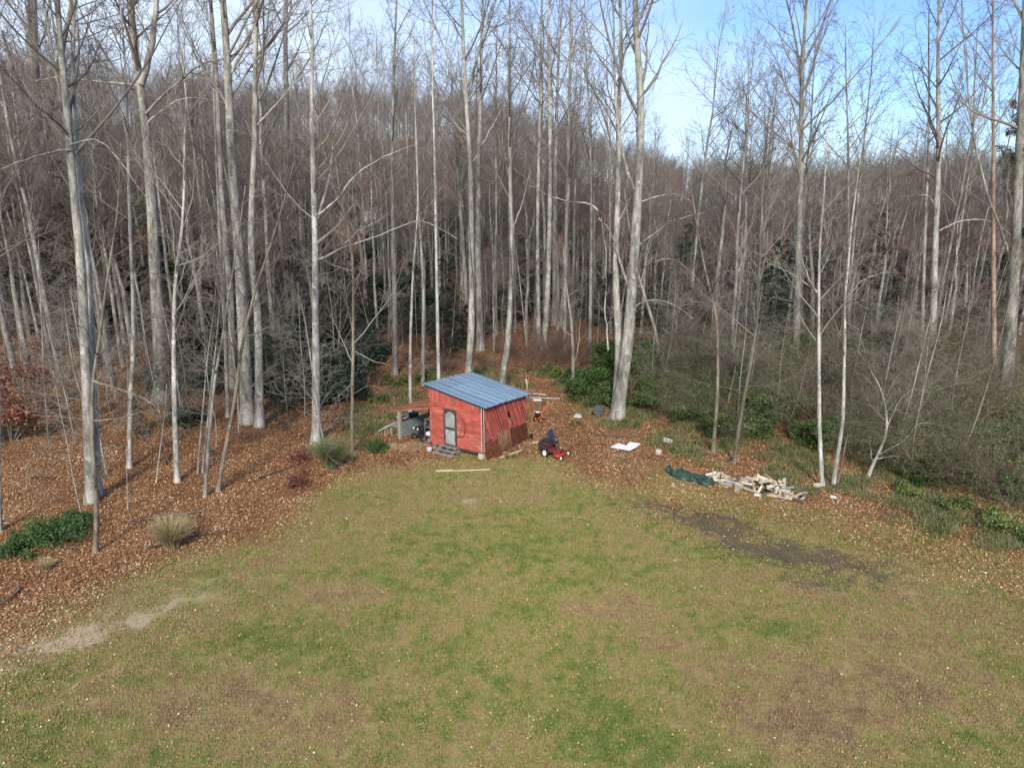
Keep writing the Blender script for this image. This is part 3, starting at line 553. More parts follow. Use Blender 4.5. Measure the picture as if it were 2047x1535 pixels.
hero('spreading crown tree', 'tall grey tree with a broad rounded open crown standing alone against the sky', [(1591, 745), (1593, 640), (1596, 520), (1599, 400), (1602, 308), (1601, 220), (1605, 120), (1612, 0)], 15, BK_GREY, 25, (16, .5, 8, 7), l1=.3, limbs=[([(1601, 280), (1580, 200), (1555, 140), (1530, 90), (1500, 60)], 6, -.2), ([(1600, 170), (1590, 90), (1570, 0)], 7, .2), ([(1603, 250), (1640, 190), (1680, 140), (1720, 100)], 6, .2), ([(1600, 330), (1560, 250), (1510, 190), (1470, 110)], 6, .3), ([(1606, 130), (1640, 60), (1660, 0)], 6)])
hero('narrow crown tree', 'slimmer grey tree with a narrow upright crown beside the broad-crowned one', [(1697, 690), (1696, 580), (1696, 479), (1696, 308), (1693, 200), (1690, 120)], 8, BK_GREY, 23, (14, .5, 7, 6))
hero('great edge trunk', 'great grey trunk with a dark hanging limb, thickest tree in the valley', [(2000, 840), (2012, 760), (2020, 656), (2027, 560), (2032, 450), (2037, 320), (2044, 180), (2050, 0)], 24, BK_GREY, 24, (12, .55, 7, 6), limbs=[([(2030, 460), (2022, 400), (2012, 370), (2030, 340)], 4, -.1), ([(2028, 540), (2000, 470), (1975, 380), (1950, 300), (1940, 150), (1930, 0)], 8, .3)])
hero('peeling pinkish trunk', 'peeling pinkish-brown trunk beside the great grey one', [(1990, 790), (1987, 700), (1986, 600), (1986, 500), (1985, 400), (1986, 290), (1985, 150), (1985, 0)], 10, BK_PINK, 24, (9, .6, 6, 5))
hero('slim tree beside the peeling trunk', 'slim grey tree between the peeling trunk and the valley tree', [(1930, 640), (1932, 560), (1935, 450), (1940, 350), (1945, 250), (1950, 120)], 7, BK_PALE, 24, (10, .5, 6, 5))
hero('corner trunk', 'pale trunk above the green shrub, only its flank showing at the picture edge', [(-2, 1062), (-3, 900), (-4, 700), (-6, 500), (-8, 300)], 9, BK_PALE, 18, (8, .5, 6, 5), TW)
hero('thin sapling in the litter', 'very thin straight sapling rooted low in the litter, in front of the lichened tree', [(255, 1018), (253, 930), (255, 860), (256, 780)], 3, BK_GREY, 6, (7, .4, 4, 4))
hero('short slanted stem', 'short slanted pale stem between the thin lichened tree and the wavy white one', [(311, 965), (317, 920), (323, 880), (326, 850)], 3, BK_PALE, 4.5, (6, .4, 4, 4), TW_L)

# ------------------------------------------------------------------ the wood behind
def wood_tree(i):
    G = np.random.default_rng(100+i); H = G.uniform(18, 23); r0 = G.uniform(.10, .20)
    n = 12; z = np.linspace(-.2, H, n); P = np.zeros((n, 3)); P[:, 2] = z
    P[:, 0] = np.cumsum(G.normal(size=n)*.13)*(z/H); P[:, 1] = np.cumsum(G.normal(size=n)*.13)*(z/H)
    rad = r0*(1-.82*np.clip(z/H, 0, 1)**1.1); rad[0] *= 1.35; rad[-1] = .015
    t0 = G.uniform(.36, .55); a, ra = spawn(P[None], rad[None], 20, t0, .98, (26, 58), .25, 5, .11, .1, .5, .07, .2, .6, G)
    b_, rb = spawn(a, ra, 7, .2, 1, (25, 58), .40, 4, .06, .14, .55, .028, .3, .4, G)
    c_, rc = spawn(b_, rb, 8, .1, 1, (25, 60), .42, 2, .03, .2, .7, .012, .5, .4, G)
    rc = np.maximum(rc, .005)
    return tubes(P[None], rad[None], 7), [tubes(a, ra, 4), tubes(b_, np.maximum(rb, .008), 3), tubes(c_, rc, 3)]
NV = 12; WT, WC, WJ = [], [], []
bks = [BK_PALE, BK_PALE, BK_GREY, BK_PALE, BK_GREY, BK_GREY]
for i in range(NV):
    tr, crn = wood_tree(i); bk = bks[i % 6]; tw = TW_R if i % 4 == 3 else TW
    mt = quadmesh('wood_trunk', [(*tr, 0)]); mt.materials.append(bk); mc = quadmesh('wood_crown', [(*s, 0) for s in crn]); mc.materials.append(tw)
    WT.append(mt); WC.append(mc)
    mj = quadmesh('wood_whole', [(*tr, 0)]+[(*s, 1) for s in crn]); mj.materials.append(bk); mj.materials.append(tw)
    WJ.append(obj(f'wood_tree_piece.{i:03d}', mj, link=False))
MIDDESC = ['slender bare grey trunk', 'straight bare grey trunk', 'pale bare trunk', 'thin mottled grey trunk', 'dark bare trunk', 'tall bare grey trunk']
def sample(n, dlo, dhi, amax, mind, seed, existing=()):
    G = np.random.default_rng(seed); out = list(existing); k0 = len(out); tries = 0
    while len(out)-k0 < n and tries < n*60:
        tries += 1
        a = math.radians(G.uniform(-amax, amax)); d = math.sqrt(G.uniform(dlo**2, dhi**2)); x, y = d*math.sin(a), d*math.cos(a)
        px, py, _ = proj(x, y, float(terrain(x, y)))
        if py > 705 and 880 < px < 1480: continue              # the clearing behind the shed
        if py > 730 and 640 < px <= 880: continue
        if py > 790: continue
        if py > 690 and px > 1150: continue
        if any((x-p[0])**2+(y-p[1])**2 < mind*mind for p in out[-700:]): continue
        out.append((x, y))
    return out[k0:]
heropos = [(at(*[h[1], 700]).x, h[2]) for h in HERO]
mid = sample(248, 37, 74, 40, 1.5, 5)
mid.sort(key=lambda p: p[1])
MID = []
for j, (x, y) in enumerate(mid):
    i = j % NV; t = empty('bare_tree', (x, y, float(terrain(x, y))), rnd.uniform(0, 6.28), None, 'tree', 'bare trees of the wood behind')
    s = rnd.uniform(.72, 1.1); rt = x > 4; tall = rnd.random() < (.22 if rt else .20); t.scale = (s, s, rnd.uniform(.92, 1.1) if tall else (rnd.uniform(.48, .62) if rt else rnd.uniform(.52, .70)))
    obj('trunk', WT[i], None, t); obj('crown', WC[i], None, t)
    MID.append((t, MIDDESC[i % 6]))
far = sample(2500, 66, 235, 41, 1.8, 6)
fx = np.array(far); fz = terrain(fx[:, 0], fx[:, 1])
scatter('distant_wood', np.stack([fx[:, 0], fx[:, 1], fz], -1), R.random(len(fx))*6.28, .48+.17*R.random(len(fx))+.30*(R.random(len(fx)) < .05), R.integers(0, NV, len(fx)), WJ)
print('wood', len(mid), len(far))

def sapling(i):
    G = np.random.default_rng(300+i); H = G.uniform(5, 9); n = 10; z = np.linspace(-.1, H, n); P = np.zeros((n, 3)); P[:, 2] = z
    P[:, 0] = np.cumsum(G.normal(size=n)*.07+G.normal()*.08); P[:, 1] = np.cumsum(G.normal(size=n)*.07); P = smooth_line(P, n); rad = np.linspace(G.uniform(.03, .05), .008, n)
    a, ra = spawn(P[None], rad[None], 20, .14, .98, (50, 85), .34, 6, .03, .13, .5, .02, .25, .5, G)
    b_, rb = spawn(a, ra, 6, .15, 1, (25, 60), .45, 5, .02, .15, .6, .010, .4, .4, G); c_, rc = spawn(b_, rb, 5, .1, 1, (25, 60), .45, 3, .02, .2, .7, .006, .6, .4, G)
    return tubes(P[None], rad[None], 6), [tubes(a, ra, 3), tubes(b_, np.maximum(rb, .0045), 3), tubes(c_, np.maximum(rc, .004), 3)]
SAPM, SAPJ = [], []
for i in range(8):
    tr, crn = sapling(i); m1, m2 = (BK_GREY, BK_PALE, BK_TAN, BK_PALE)[i % 4], (TW, TW_L, TW_R, TW_L)[i % 4]
    mt = quadmesh('sapling_trunk', [(*tr, 0)]); mt.materials.append(m1); mc = quadmesh('sapling_crown', [(*q, 0) for q in crn]); mc.materials.append(m2); SAPM.append((mt, mc))
    mj = quadmesh('sapling_whole', [(*tr, 0)]+[(*q, 1) for q in crn]); mj.materials.append(m1); mj.materials.append(m2); SAPJ.append(obj(f'sapling_piece.{i:03d}', mj, link=False))
SAP = []
G = np.random.default_rng(8); tries = 0
while len(SAP) < 150 and tries < 9000:
    tries += 1; a = math.radians(G.uniform(-39, 39)); d = G.uniform(27, 62); x, y = d*math.sin(a), d*math.cos(a); px, py, _ = proj(x, y, float(terrain(x, y)))
    if masks(np.array([x]), np.array([y]))[0][0] < .9: continue
    if 700 < px < 1170 and py > 735: continue
    if px >= 1150 and py > np.interp(px, [1150, 1300, 1450, 1560, 1700, 1850, 2050], [700, 838, 890, 915, 925, 985, 1045]): continue
    if px < 700 and py > 900 and G.random() < .8: continue
    k = len(SAP) % 8; t = empty('bare_sapling', (x, y, float(terrain(x, y))), G.uniform(0, 6.28), None, 'tree', 'fine bare saplings between the trees'); q = G.uniform(.7, 1.25); t.scale = (q, q, q)
    obj('trunk', SAPM[k][0], None, t); obj('crown', SAPM[k][1], None, t); SAP.append((t, ('fine grey bare sapling', 'fine pale bare sapling', 'fine tan bare sapling', 'fine pale bare sapling')[k % 4]))
un = np.array(sample(1500, 52, 190, 41, 1.0, 9)); 
scatter('undergrowth', np.stack([un[:, 0], un[:, 1], terrain(un[:, 0], un[:, 1])], -1), R.random(len(un))*6.28, .45+.6*R.random(len(un)), R.integers(0, 8, len(un)), SAPJ)

# ------------------------------------------------------------------ shrubs
def cloud(n, c, r, G, squash=.8):
    d = G.normal(size=(n, 3)); d /= np.linalg.norm(d, axis=1, keepdims=True); q = d*(G.random(n)**.45)[:, None]*r; q[:, 2] *= squash; return q+c
def leafy(seed, n, H, Wd, leaf, lobes=9):
    G = np.random.default_rng(seed); pts, st = [], []
    for k in range(lobes):
        a = G.random()*6.28; rr = G.random()**.6*Wd*.75; c = np.array([rr*math.cos(a), rr*math.sin(a), H*G.uniform(.25, .8)*(1-.35*rr/Wd)])
        pts.append(cloud(n//lobes, c, G.uniform(.28, .5)*Wd*.8, G)); st.append(smooth_line([(c[0]*.15, c[1]*.15, -.05), (c[0]*.5, c[1]*.4, c[2]*.5), tuple(c)], 6))
    p = np.concatenate(pts); p = p[p[:, 2] > .04]
    Vq, Fq, T = leaf_quads(p, leaf*(.7+.6*G.random(len(p))), 1.0, None, G)
    S = np.array(st); sr = np.tile(np.linspace(.025, .008, 6), (len(st), 1))
    b_, rb = spawn(S, sr, 7, .3, 1, (25, 60), .4, 3, .05, .15, .6, .01, .4, G=G)
    return (Vq, Fq, T), [tubes(S, sr, 5), tubes(b_, rb, 3)]
def stemmy(seed, H, Wd, ns, n2, n3, leafn, leaf):
    G = np.random.default_rng(seed); a = G.random(ns)*6.28; r = G.random(ns)*.3*Wd
    P0 = np.stack([r*np.cos(a), r*np.sin(a), np.full(ns, -.05)], -1); out = [P0]; a2 = a+G.normal(size=ns)*.5
    D = np.stack([np.cos(a2)*.45, np.sin(a2)*.45, np.ones(ns)], -1)+G.normal(size=(ns, 3))*.15; D /= np.linalg.norm(D, axis=1, keepdims=True)
    L = H*(.7+.5*G.random(ns)); n = 8
    for j in range(1, n):
        D = D+np.stack([np.cos(a2)*.10, np.sin(a2)*.10, np.full(ns, -.035*j)], -1)+G.normal(size=(ns, 3))*.07; D /= np.linalg.norm(D, axis=1, keepdims=True)
        out.append(out[-1]+D*(L/(n-1))[:, None])
    P = np.stack(out, 1); rr = (.012+.014*G.random(ns))[:, None]*np.linspace(1, .25, n)[None]
    b_, rb = spawn(P, rr, n2, .2, 1, (25, 65), .4, 5, .02, .15, .6, .009, .4, G=G)
    c_, rc = spawn(b_, rb, n3, .1, 1, (25, 65), .45, 3, .0, .2, .7, .005, .6, G=G)
    c_[..., 2] = np.maximum(c_[..., 2], .02)
    tip = c_[:, 1:].reshape(-1, 3); p = tip[G.integers(0, len(tip), leafn)]+G.normal(size=(leafn, 3))*.06
    return leaf_quads(p, leaf*(.6+.8*G.random(leafn)), 1.0, None, G), [tubes(P, rr, 4), tubes(b_, np.maximum(rb, .004), 3), tubes(c_, np.maximum(rc, .0035), 3)]
def hemlock(seed, H):
    G = np.random.default_rng(seed); n = 8; z = np.linspace(-.1, H, n); P = np.zeros((1, n, 3)); P[0, :, 2] = z; P[0, :, 0] = np.cumsum(G.normal(size=n)*.04)
    rad = np.linspace(.09, .015, n)[None]
    a, ra = spawn(P, rad, 58, .08, .98, (75, 100), .40, 6, -.06, .05, .35, .025, .3, .85, G)
    b_, rb = spawn(a, ra, 8, .15, 1, (35, 60), .38, 3, -.03, .08, .6, .01, .5, .5, G)
    seg = b_.reshape(-1, 3); k = 5200; i = G.integers(0, len(b_), k); t = G.random((k, 1)); p = b_[i, 0]*(1-t)+b_[i, 2]*t+G.normal(size=(k, 3))*.05
    return leaf_quads(p, .10*(.6+.8*G.random(k)), .35, None, G), [tubes(P, rad, 7), tubes(a, ra, 4), tubes(b_, rb, 3)]
def fol(me_name, q): return quadmesh(me_name, [(q[0], q[1], 0)], False, {'tone': q[2]})
def make_kind(builds, lm_, sm_):
    out = []
    for q, st in builds:
        a = fol('foliage', q); a.materials.append(lm_); s = quadmesh('stems', [(*x, 0) for x in st]); s.materials.append(sm_); out.append((a, s))
    return out
KINDS = {
 'laurel': make_kind([leafy(s, 5200, 2.4, 1.7, .10, 12) for s in (1, 2, 3)], LF_EVER, TW_O),
 'thicket': make_kind([stemmy(s, 4.2, 2.2, 30, 7, 7, nl, .055) for s, nl in ((11, 5200), (12, 2600), (13, 4000), (14, 1200))], LF_OLIVE, TW_O),
 'brush': make_kind([stemmy(s, 2.6, 1.6, 24, 7, 7, 300, .05) for s in (21, 22)], LF_BEECH, TW_R),
 'hemlock': make_kind([hemlock(s, h) for s, h in ((31, 7), (32, 5), (33, 9))], LF_HEM, BK_DARK),
 'copper': make_kind([leafy(41, 3000, 4.6, 2.2, .13, 14), leafy(42, 1500, 3.0, 1.5, .13, 9)], LF_BEECH, BK_GREY),
 'rhodo': make_kind([leafy(s, 5600, 3.0, 2.3, .13, 13) for s in (81, 82, 83)], LF_HEM, BK_DARK),
 'low': make_kind([leafy(51, 1400, .9, .9, .07, 8), leafy(52, 1100, .6, .8, .06, 7)], LF_OLIVE, TW_O),
 'bright': make_kind([leafy(61, 3200, .95, 1.6, .075, 18), leafy(63, 2200, 1.0, 1.2, .09, 12)], LF_BRIGHT, TW_L),
 'red': make_kind([stemmy(71, .8, .7, 9, 5, 4, 420, .07)], LF_RED, TW_R),
}
UGP = []
for i_ in range(3):
    a_, s_ = KINDS['rhodo'][i_]; UGP.append(obj(f'evergreen_piece.{i_:03d}', a_, link=False))
SHR = []
def shrub(kind, px, py, s=1., name='shrub', label=None, desc=None, group=None, cat='shrub', sz=1.):
    p = at(px, py); v = KINDS[kind][rnd.randrange(len(KINDS[kind]))] if kind != 'copper' else KINDS[kind][0 if s > .72 else 1]
    t = empty(name, (p.x, p.y, p.z-.03), rnd.uniform(0, 6.28), label, cat, group); t.scale = (s, s, s*sz)
    obj('stems', v[1], None, t); obj('foliage', v[0], None, t)
    if desc: SHR.append((t, desc))
    return t
for px, py, s in [(1165, 800, .8), (1195, 795, 1.0), (1215, 812, .85), (1205, 765, 1.0), (1262, 790, 1.1), (1285, 815, .8), (1240, 745, 1.2), (1150, 770, .7), (1290, 755, 1.2), (1320, 800, .8), (1400, 800, .9), (1380, 770, 1.1)]:
    shrub('laurel', px, py, s, 'laurel_bush', None, 'glossy green laurel bush', 'laurel bushes around the great beech')
for k in range(135):
    px = rnd.uniform(1310, 2060); lo = np.interp(px, [1300, 1450, 1560, 1700, 1850, 2050], [838, 890, 915, 925, 985, 1045]); py = lo-10-rnd.uniform(0, 1)**1.1*(lo-718)
    s = rnd.uniform(.6, 1.1)*(1.0 if py < lo-18 else .6)
    q_ = rnd.random(); shrub('thicket' if q_ < .72 else ('laurel' if q_ < .93 else 'brush'), px, py, s*rnd.uniform(.7, 1.12), 'thicket_bush', None, 'tangled olive thicket bush', 'olive thicket at the edge of the lawn')
for px, py, s in [(1110, 735, .9), (1075, 720, .9), (1040, 715, .8), (1095, 705, 1.1), (1130, 715, 1.0), (1060, 742, .6), (1160, 730, .9), (1000, 705, .7), (980, 735, .6), (900, 740, .6), (860, 745, .7), (1820, 780, 1), (1900, 800, 1), (1950, 850, 1), (1990, 880, 1.1), (2030, 900, 1.2), (1960, 780, 1.2), (1880, 930, .8), (1940, 960, .8), (750, 770, .6), (500, 880, .4)]:
    shrub('brush', px, py, s*.95, 'brush_bush', None, 'leafless reddish brush bush', 'reddish leafless brush')
for px, py, s in [(560, 745, .75), (600, 760, .8), (645, 775, .7), (590, 700, .9), (540, 800, .5), (680, 740, .75), (400, 690, .8), (370, 760, .6), (430, 640, .9), (350, 820, .5), (300, 700, .5), (40, 660, .8), (110, 660, .7), (0, 620, .9), (160, 640, .6), (900, 660, .6), (870, 700, .45), (680, 640, .7), (740, 700, .45), (1340, 690, .7), (1420, 680, .6), (1510, 690, .7), (1640, 660, .7), (1720, 640, .9), (1560, 670, .8), (1460, 800, .45), (1640, 830, .45), (30, 880, .3), (280, 870, .35), (560, 860, .3), (520, 700, .8), (620, 690, .9), (660, 800, .55), (575, 820, .5), (400, 640, .9), (450, 720, .7), (360, 690, .8), (420, 760, .5), (230, 650, .7), (190, 600, .9), (90, 600, 1.), (20, 560, 1.), (280, 620, .8), (930, 690, .6), (800, 690, .5), (1300, 730, .6), (1380, 720, .6), (1500, 730, .6), (1600, 700, .7), (1780, 650, .8), (1850, 640, .8)]:
    shrub('hemlock', px, py, s*rnd.uniform(.85, 1.1), 'hemlock_tree', None, 'young dark hemlock', 'young dark hemlocks in the wood', 'tree')
for k in range(70):
    px = rnd.choice([rnd.uniform(0, 700), rnd.uniform(0, 700), rnd.uniform(1250, 2047), rnd.uniform(700, 1250)]); py = rnd.uniform(625, 735) if px > 380 else rnd.uniform(600, 700)
    if 960 < px < 1150: continue
    shrub('rhodo' if rnd.random() < .6 else 'hemlock', px, py, rnd.uniform(.7, 1.3)*(1 if True else 0), 'evergreen_shrub', None, 'dark evergreen shrub', 'dark evergreens under the bare trees')
for px, py, s in [(545, 760, 1.3), (590, 790, 1.2), (650, 800, 1.0), (668, 760, 1.3), (520, 745, 1.2), (400, 735, 1.1), (365, 790, .9), (600, 735, 1.4), (470, 700, 1.3), (690, 800, .9), (380, 850, .5)]:
    shrub('rhodo', px, py, s, 'evergreen_shrub', None, 'dark evergreen shrub', 'dark evergreens under the bare trees')
for px, py, s in [(790, 770, 1), (755, 806, .9), (700, 860, .6), (686, 792, 1), (850, 765, 1), (1105, 752, 1), (1150, 850, .35), (1262, 853, .6), (1345, 903, .3), (1020, 917, .3), (960, 745, .6), (1391, 893, .6), (1555, 940, .6), (1810, 990, .7), (1905, 1020, .8), (1985, 1055, .9), (2040, 1075, .8)]:
    shrub('low', px, py, s*1.1, 'low_bush', None, 'low yellow-green ground bush', 'low green bushes along the lawn edge')
shrub('copper', 20, 880, .95, 'beech_sapling', 'young beech still holding copper-red leaves, biggest of the three on the leafy bank', cat='tree', group='copper-leaved beech saplings')
shrub('copper', 75, 720, .7, 'beech_sapling', 'small copper-leaved beech standing before the huge forked tree', cat='tree', group='copper-leaved beech saplings')
shrub('copper', -10, 770, .85, 'beech_sapling', 'copper-leaved beech cut by the picture edge, above the biggest one', cat='tree', group='copper-leaved beech saplings')
shrub('bright', 105, 1085, .85, 'green_shrub', 'bright green broad shrub spreading before the twin pale trunks', sz=1.2)
shrub('copper', 60, 830, .75, 'beech_sapling', 'lowest copper-leaved beech, just in front of the biggest one', cat='tree', group='copper-leaved beech saplings')
shrub('bright', 40, 1105, .7, 'green_shrub', 'lower bright green shrub at the outer foot of the broad one')
shrub('bright', 150, 1050, .62, 'green_shrub', 'small bright green shrub tucked against the twin trunks')
shrub('bright', 745, 905, .5, 'green_seedling', 'small upright green seedling on leaves by the lean-to post', sz=1.6)
shrub('bright', 765, 898, .3, 'green_seedling', 'tiny green seedling between the upright seedling and the lean-to post')
shrub('red', 605, 918, 1., 'red_bush', 'small dark red leafy bush behind the green grass clump')
shrub('red', 597, 968, 1., 'red_bush', 'small dark red leafy bush at the edge of the lawn')
ug = np.array(sample(260, 58, 110, 41, 2.0, 19)); scatter('distant_evergreens', np.stack([ug[:, 0], ug[:, 1], terrain(ug[:, 0], ug[:, 1])], -1), R.random(len(ug))*6.28, .7+.7*R.random(len(ug)), R.integers(0, 3, len(ug)), UGP)
# --- ornamental grass clumps
def clump(px, py, s, mat, label, n=900, H=1.35):
    p = at(px, py); G = np.random.default_rng(int(px)); a = G.random(n)*6.28; r = G.random(n)*.22; out = G.uniform(.15, .9, n)
    L_ = H*(.5+.6*G.random(n)); k = 5; t = np.linspace(0, 1, k)[None, :, None]
    hz = (out*L_*.75)[:, None]*(t[..., 0]**1.7); z = L_[:, None]*(t[..., 0]-.38*out[:, None]*t[..., 0]**2.6)
    P = np.stack([(r[:, None]+hz)*np.cos(a)[:, None], (r[:, None]+hz)*np.sin(a)[:, None], z], -1)
    Rr = np.tile(np.linspace(.008, .003, k), (n, 1)); v, q = tubes(P, Rr, 3)
    me = quadmesh('clump', [(v, q, 0)], True, {'tone': np.repeat(G.random(n), k*3)})
    o = obj('grass_clump', me, mat); o.location = p; o.scale = (s, s, s); return tag(o, label, 'grass')
clump(662, 938, .95, LF_GR, 'large green arching grass clump with pale plumes, by the white birch', 1300, 1.7)
clump(345, 1098, 1.0, LF_TAN, 'straw-coloured arching grass clump alone in the leaf litter', 1000, 1.25)
clump(95, 1140, .5, LF_TAN, 'small straw-coloured tuft near the green shrub', 350, .9)
clump(700, 925, .55, LF_TAN, 'small dry tuft beside the large green grass clump', 400, 1.2)

FB = []
for k, (px, py) in enumerate([(430, 1020), (290, 1040), (520, 960), (240, 900), (60, 960), (420, 900), (560, 900), (330, 930), (600, 880), (130, 900), (700, 840), (1180, 870), (1380, 920), (1900, 1050), (1120, 760), (990, 775), (300, 1100), (40, 1180), (820, 765)]):
    p = at(px, py); G = np.random.default_rng(500+k); a = G.random()*6.28; n = 7; Lb = G.uniform(1.0, 3.4); t = np.linspace(0, Lb, n)
    P = np.stack([t*math.cos(a), t*math.sin(a), .05+.05*G.random(n)+.03*t], -1); P[:, :2] += G.normal(size=(n, 2))*.06; P = P[None]; rr = np.linspace(G.uniform(.02, .045), .008, n)[None]
    b_, rb = spawn(P, rr, 6, .3, 1, (25, 55), .35, 4, .0, .15, .6, .012, .4, G=G); b_[..., 2] = np.maximum(b_[..., 2], .02)
    o = obj('fallen_branch', quadmesh('fallen_branch', [(*tubes(P, rr, 6), 0), (*tubes(b_, np.maximum(rb, .004), 3), 0)]), BK_GREY if k % 3 == 0 else BK_DARK); o.location = p; tag(o, None, 'branch', 'fallen branches in the leaf litter'); FB.append((o, 'fallen bare branch'))
# unique labels by counting back from the lawn, in line with the nearest traced tree
ORD = 'first second third fourth fifth sixth seventh eighth ninth tenth eleventh twelfth thirteenth fourteenth fifteenth sixteenth seventeenth eighteenth nineteenth twentieth'.split()
def relabel(items, tail):
    by = {}
    for t, d in items:
        px = proj(t.location.x, t.location.y, t.location.z)[0]
        h = min(HERO, key=lambda q: abs(q[1]-px)); by.setdefault((h[0], d), []).append(t)
    for (h, d), ts in by.items():
        ts.sort(key=lambda t: t.location.y)
        for k, t in enumerate(ts):
            t['label'] = (f'{ORD[min(k, 19)]} ' if len(ts) > 1 else '')+f'{d} {tail} the {h}'
relabel(MID, 'in line with')
relabel(SHR, 'in line with')
relabel(SAP, 'in line with')
relabel(FB, 'in line with')

# ------------------------------------------------------------------ the shed
def wood_red(name, ms):
    m, N, L, b = M_new(name, .85, .15); t = N.new('ShaderNodeTexCoord'); o = t.outputs['Object']
    oi = N.new('ShaderNodeObjectInfo'); ad = N.new('ShaderNodeVectorMath'); ad.operation = 'ADD'; cx = N.new('ShaderNodeCombineXYZ')
    L.new(math_(N, L, 'MULTIPLY', oi.outputs['Random'], 37), cx.inputs[0]); L.new(o, ad.inputs[0]); L.new(cx.outputs[0], ad.inputs[1]); o = ad.outputs[0]
    f = noise(N, L, o, 1, 6, .7, ms); g = noise(N, L, o, 2.2, 4, .6); e = noise(N, L, o, 1, 5, .8, tuple(x*3 for x in ms))
    c = ramp(N, [(.3, (.34, .062, .042)), (.55, (.47, .105, .075)), (.8, (.55, .19, .145))]); L.new(g, c.inputs[0])
    k = ramp(N, [(.54, (0, 0, 0)), (.66, (1, 1, 1))]); L.new(f, k.inputs[0])
    wd = ramp(N, [(.35, (.16, .12, .11)), (.65, (.50, .44, .42))]); L.new(e, wd.inputs[0])
    c = mixc(N, L, math_(N, L, 'MULTIPLY', k.outputs[0], .7), c.outputs[0], wd.outputs[0])
    kv = math_(N, L, 'MULTIPLY_ADD', oi.outputs['Random'], .35, .82); hs = N.new('ShaderNodeHueSaturation'); L.new(c, hs.inputs['Color']); L.new(kv, hs.inputs['Value'])
    L.new(hs.outputs[0], b.inputs['Base Color']); bump(N, L, b, e, .01, .5); return m
RED_H = wood_red('red_boards', (1.6, 6, 16)); RED_V = wood_red('red_upright_boards', (14, 14, 1.5))
GREYW = simple('grey_wood', (.24, .215, .19), .9, .1, 0, .45, 3, (2, 2, 12), .01)
SHADEW = simple('gap_shade_wood', (.028, .024, .022), .9, .1, 0, .3, 5)  # near-black backing: shade in the gaps between side boards put into its colour
PALEGREY = simple('weathered_trim', (.46, .38, .35), .9, .1, 0, .4, 6)
DARKW = simple('dark_wood', (.085, .075, .07), .9, .1, 0, .4, 5)
DOORW = simple('door_panel', (.30, .30, .29), .85, .15, 0, .5, 2.2, (2, 2, .8), .005)
CONC = simple('concrete', (.46, .43, .37), .9, .1, 0, .3, 8, None, .01)
POSTW = simple('green_treated_post', (.30, .29, .20), .9, .1, 0, .3, 4, (3, 3, .5), .01)
ROOF = simple('blue_grey_roof', (.22, .32, .42), .38, .5, .25, .16, 1.6, (.5, 3, 1))
RUST = simple('rusty_metal', (.13, .045, .025), .85, .2, .2, .5, 5)
RUSTR = simple('rusty_roof', (.20, .085, .05), .85, .2, .1, .45, 2.5, (1, 4, 1))
GALV = simple('galvanised', (.36, .40, .42), .45, .5, .5, .2, 3)
WHITEP = simple('white_plastic', (.74, .74, .72), .5, .4, 0, .08, 5)
RUBBER = simple('rubber', (.022, .022, .024), .8, .3, 0, .3, 12)
BLACKP = simple('black_plastic', (.03, .032, .038), .45, .5, 0, .3, 6)
DKBLUE = simple('dark_blue_vinyl', (.035, .05, .085), .45, .5, 0, .25, 6)
MRED = simple('mower_red', (.36, .04, .028), .4, .5, 0, .2, 7)
MAROON = simple('dark_red_cover', (.16, .03, .028), .45, .5, 0, .3, 7)
MORANGE = simple('tiller_orange', (.75, .17, .05), .45, .5, 0, .2, 7)
CREAM = simple('cream_hub', (.78, .72, .58), .5, .4, 0, .1, 5)
YPINE = simple('new_pine', (.62, .46, .22), .8, .2, 0, .2, 4)
PALEW = simple('pale_lumber', (.52, .44, .31), .85, .15, 0, .25, 4)
TUBP = simple('clear_tub', (.55, .60, .63), .3, .5, 0, .15, 5)
REDC = simple('red_cloth', (.50, .06, .05), .8, .2, 0, .3, 12)
STEEL = simple('dull_steel', (.30, .30, .31), .5, .5, .6, .2, 6)

N3 = Vector((-1.31, 29.2, 0)); RZ = math.atan2(-.56, .83)
SM = Matrix.Translation(N3) @ Matrix.Rotation(RZ, 4, 'Z')
def SW(x, y, z=0): return SM @ Vector((x, y, z))
shed = empty('shed', N3, RZ, 'weathered red board shed with a blue sloping metal roof, at the back of the lawn', 'shed')
WX, WY = 3.04, 3.5
def zt(x, y): return 2.50+.158*(-x)-.065*y
def zb(x, y): return .32+.045*x*(1 if x < 0 else 0)
FM = Matrix(((1, 0, 0, 0), (0, 0, -1, 0), (0, 1, 0, 0), (0, 0, 0, 1)))       # (a,b,c) -> (a, -c, b): front wall
RM = Matrix(((0, 0, 1, 0), (1, 0, 0, 0), (0, 1, 0, 0), (0, 0, 0, 1)))        # (a,b,c) -> (c, a, b): side wall
DX0, DX1, DZ0, DZ1 = -2.24, -1.50, .27, 2.08
def board(poly, M, mat, off=0., th=.022):
    if len(poly) < 3: return
    prism('board', poly, M @ Matrix.Translation((0, 0, off)), th, mat, shed)
z = .14
while z < 2.06:
    h = rnd.uniform(.135, .18); z2 = min(z+h, 2.10)
    for x0, x1 in ((-WX, DX0-.03), (DX1+.03, 0)):
        g_ = rnd.uniform(.004, .012); lo0, lo1 = max(z, .32+.045*x0), max(z, .32+.045*x1)
        if z2-max(lo0, lo1) < .03: continue
        t_ = rnd.uniform(-.006, .006)
        board([(x0, lo0+g_), (x1, lo1+g_+t_), (x1, z2-.002), (x0, z2)], FM, RED_H, .02+rnd.uniform(0, .012))
    z = z2
board([(-WX, 2.11), (0, 2.11), (0, 2.27), (-WX, 2.30)], FM, RED_H, .035, .025)
x = -WX
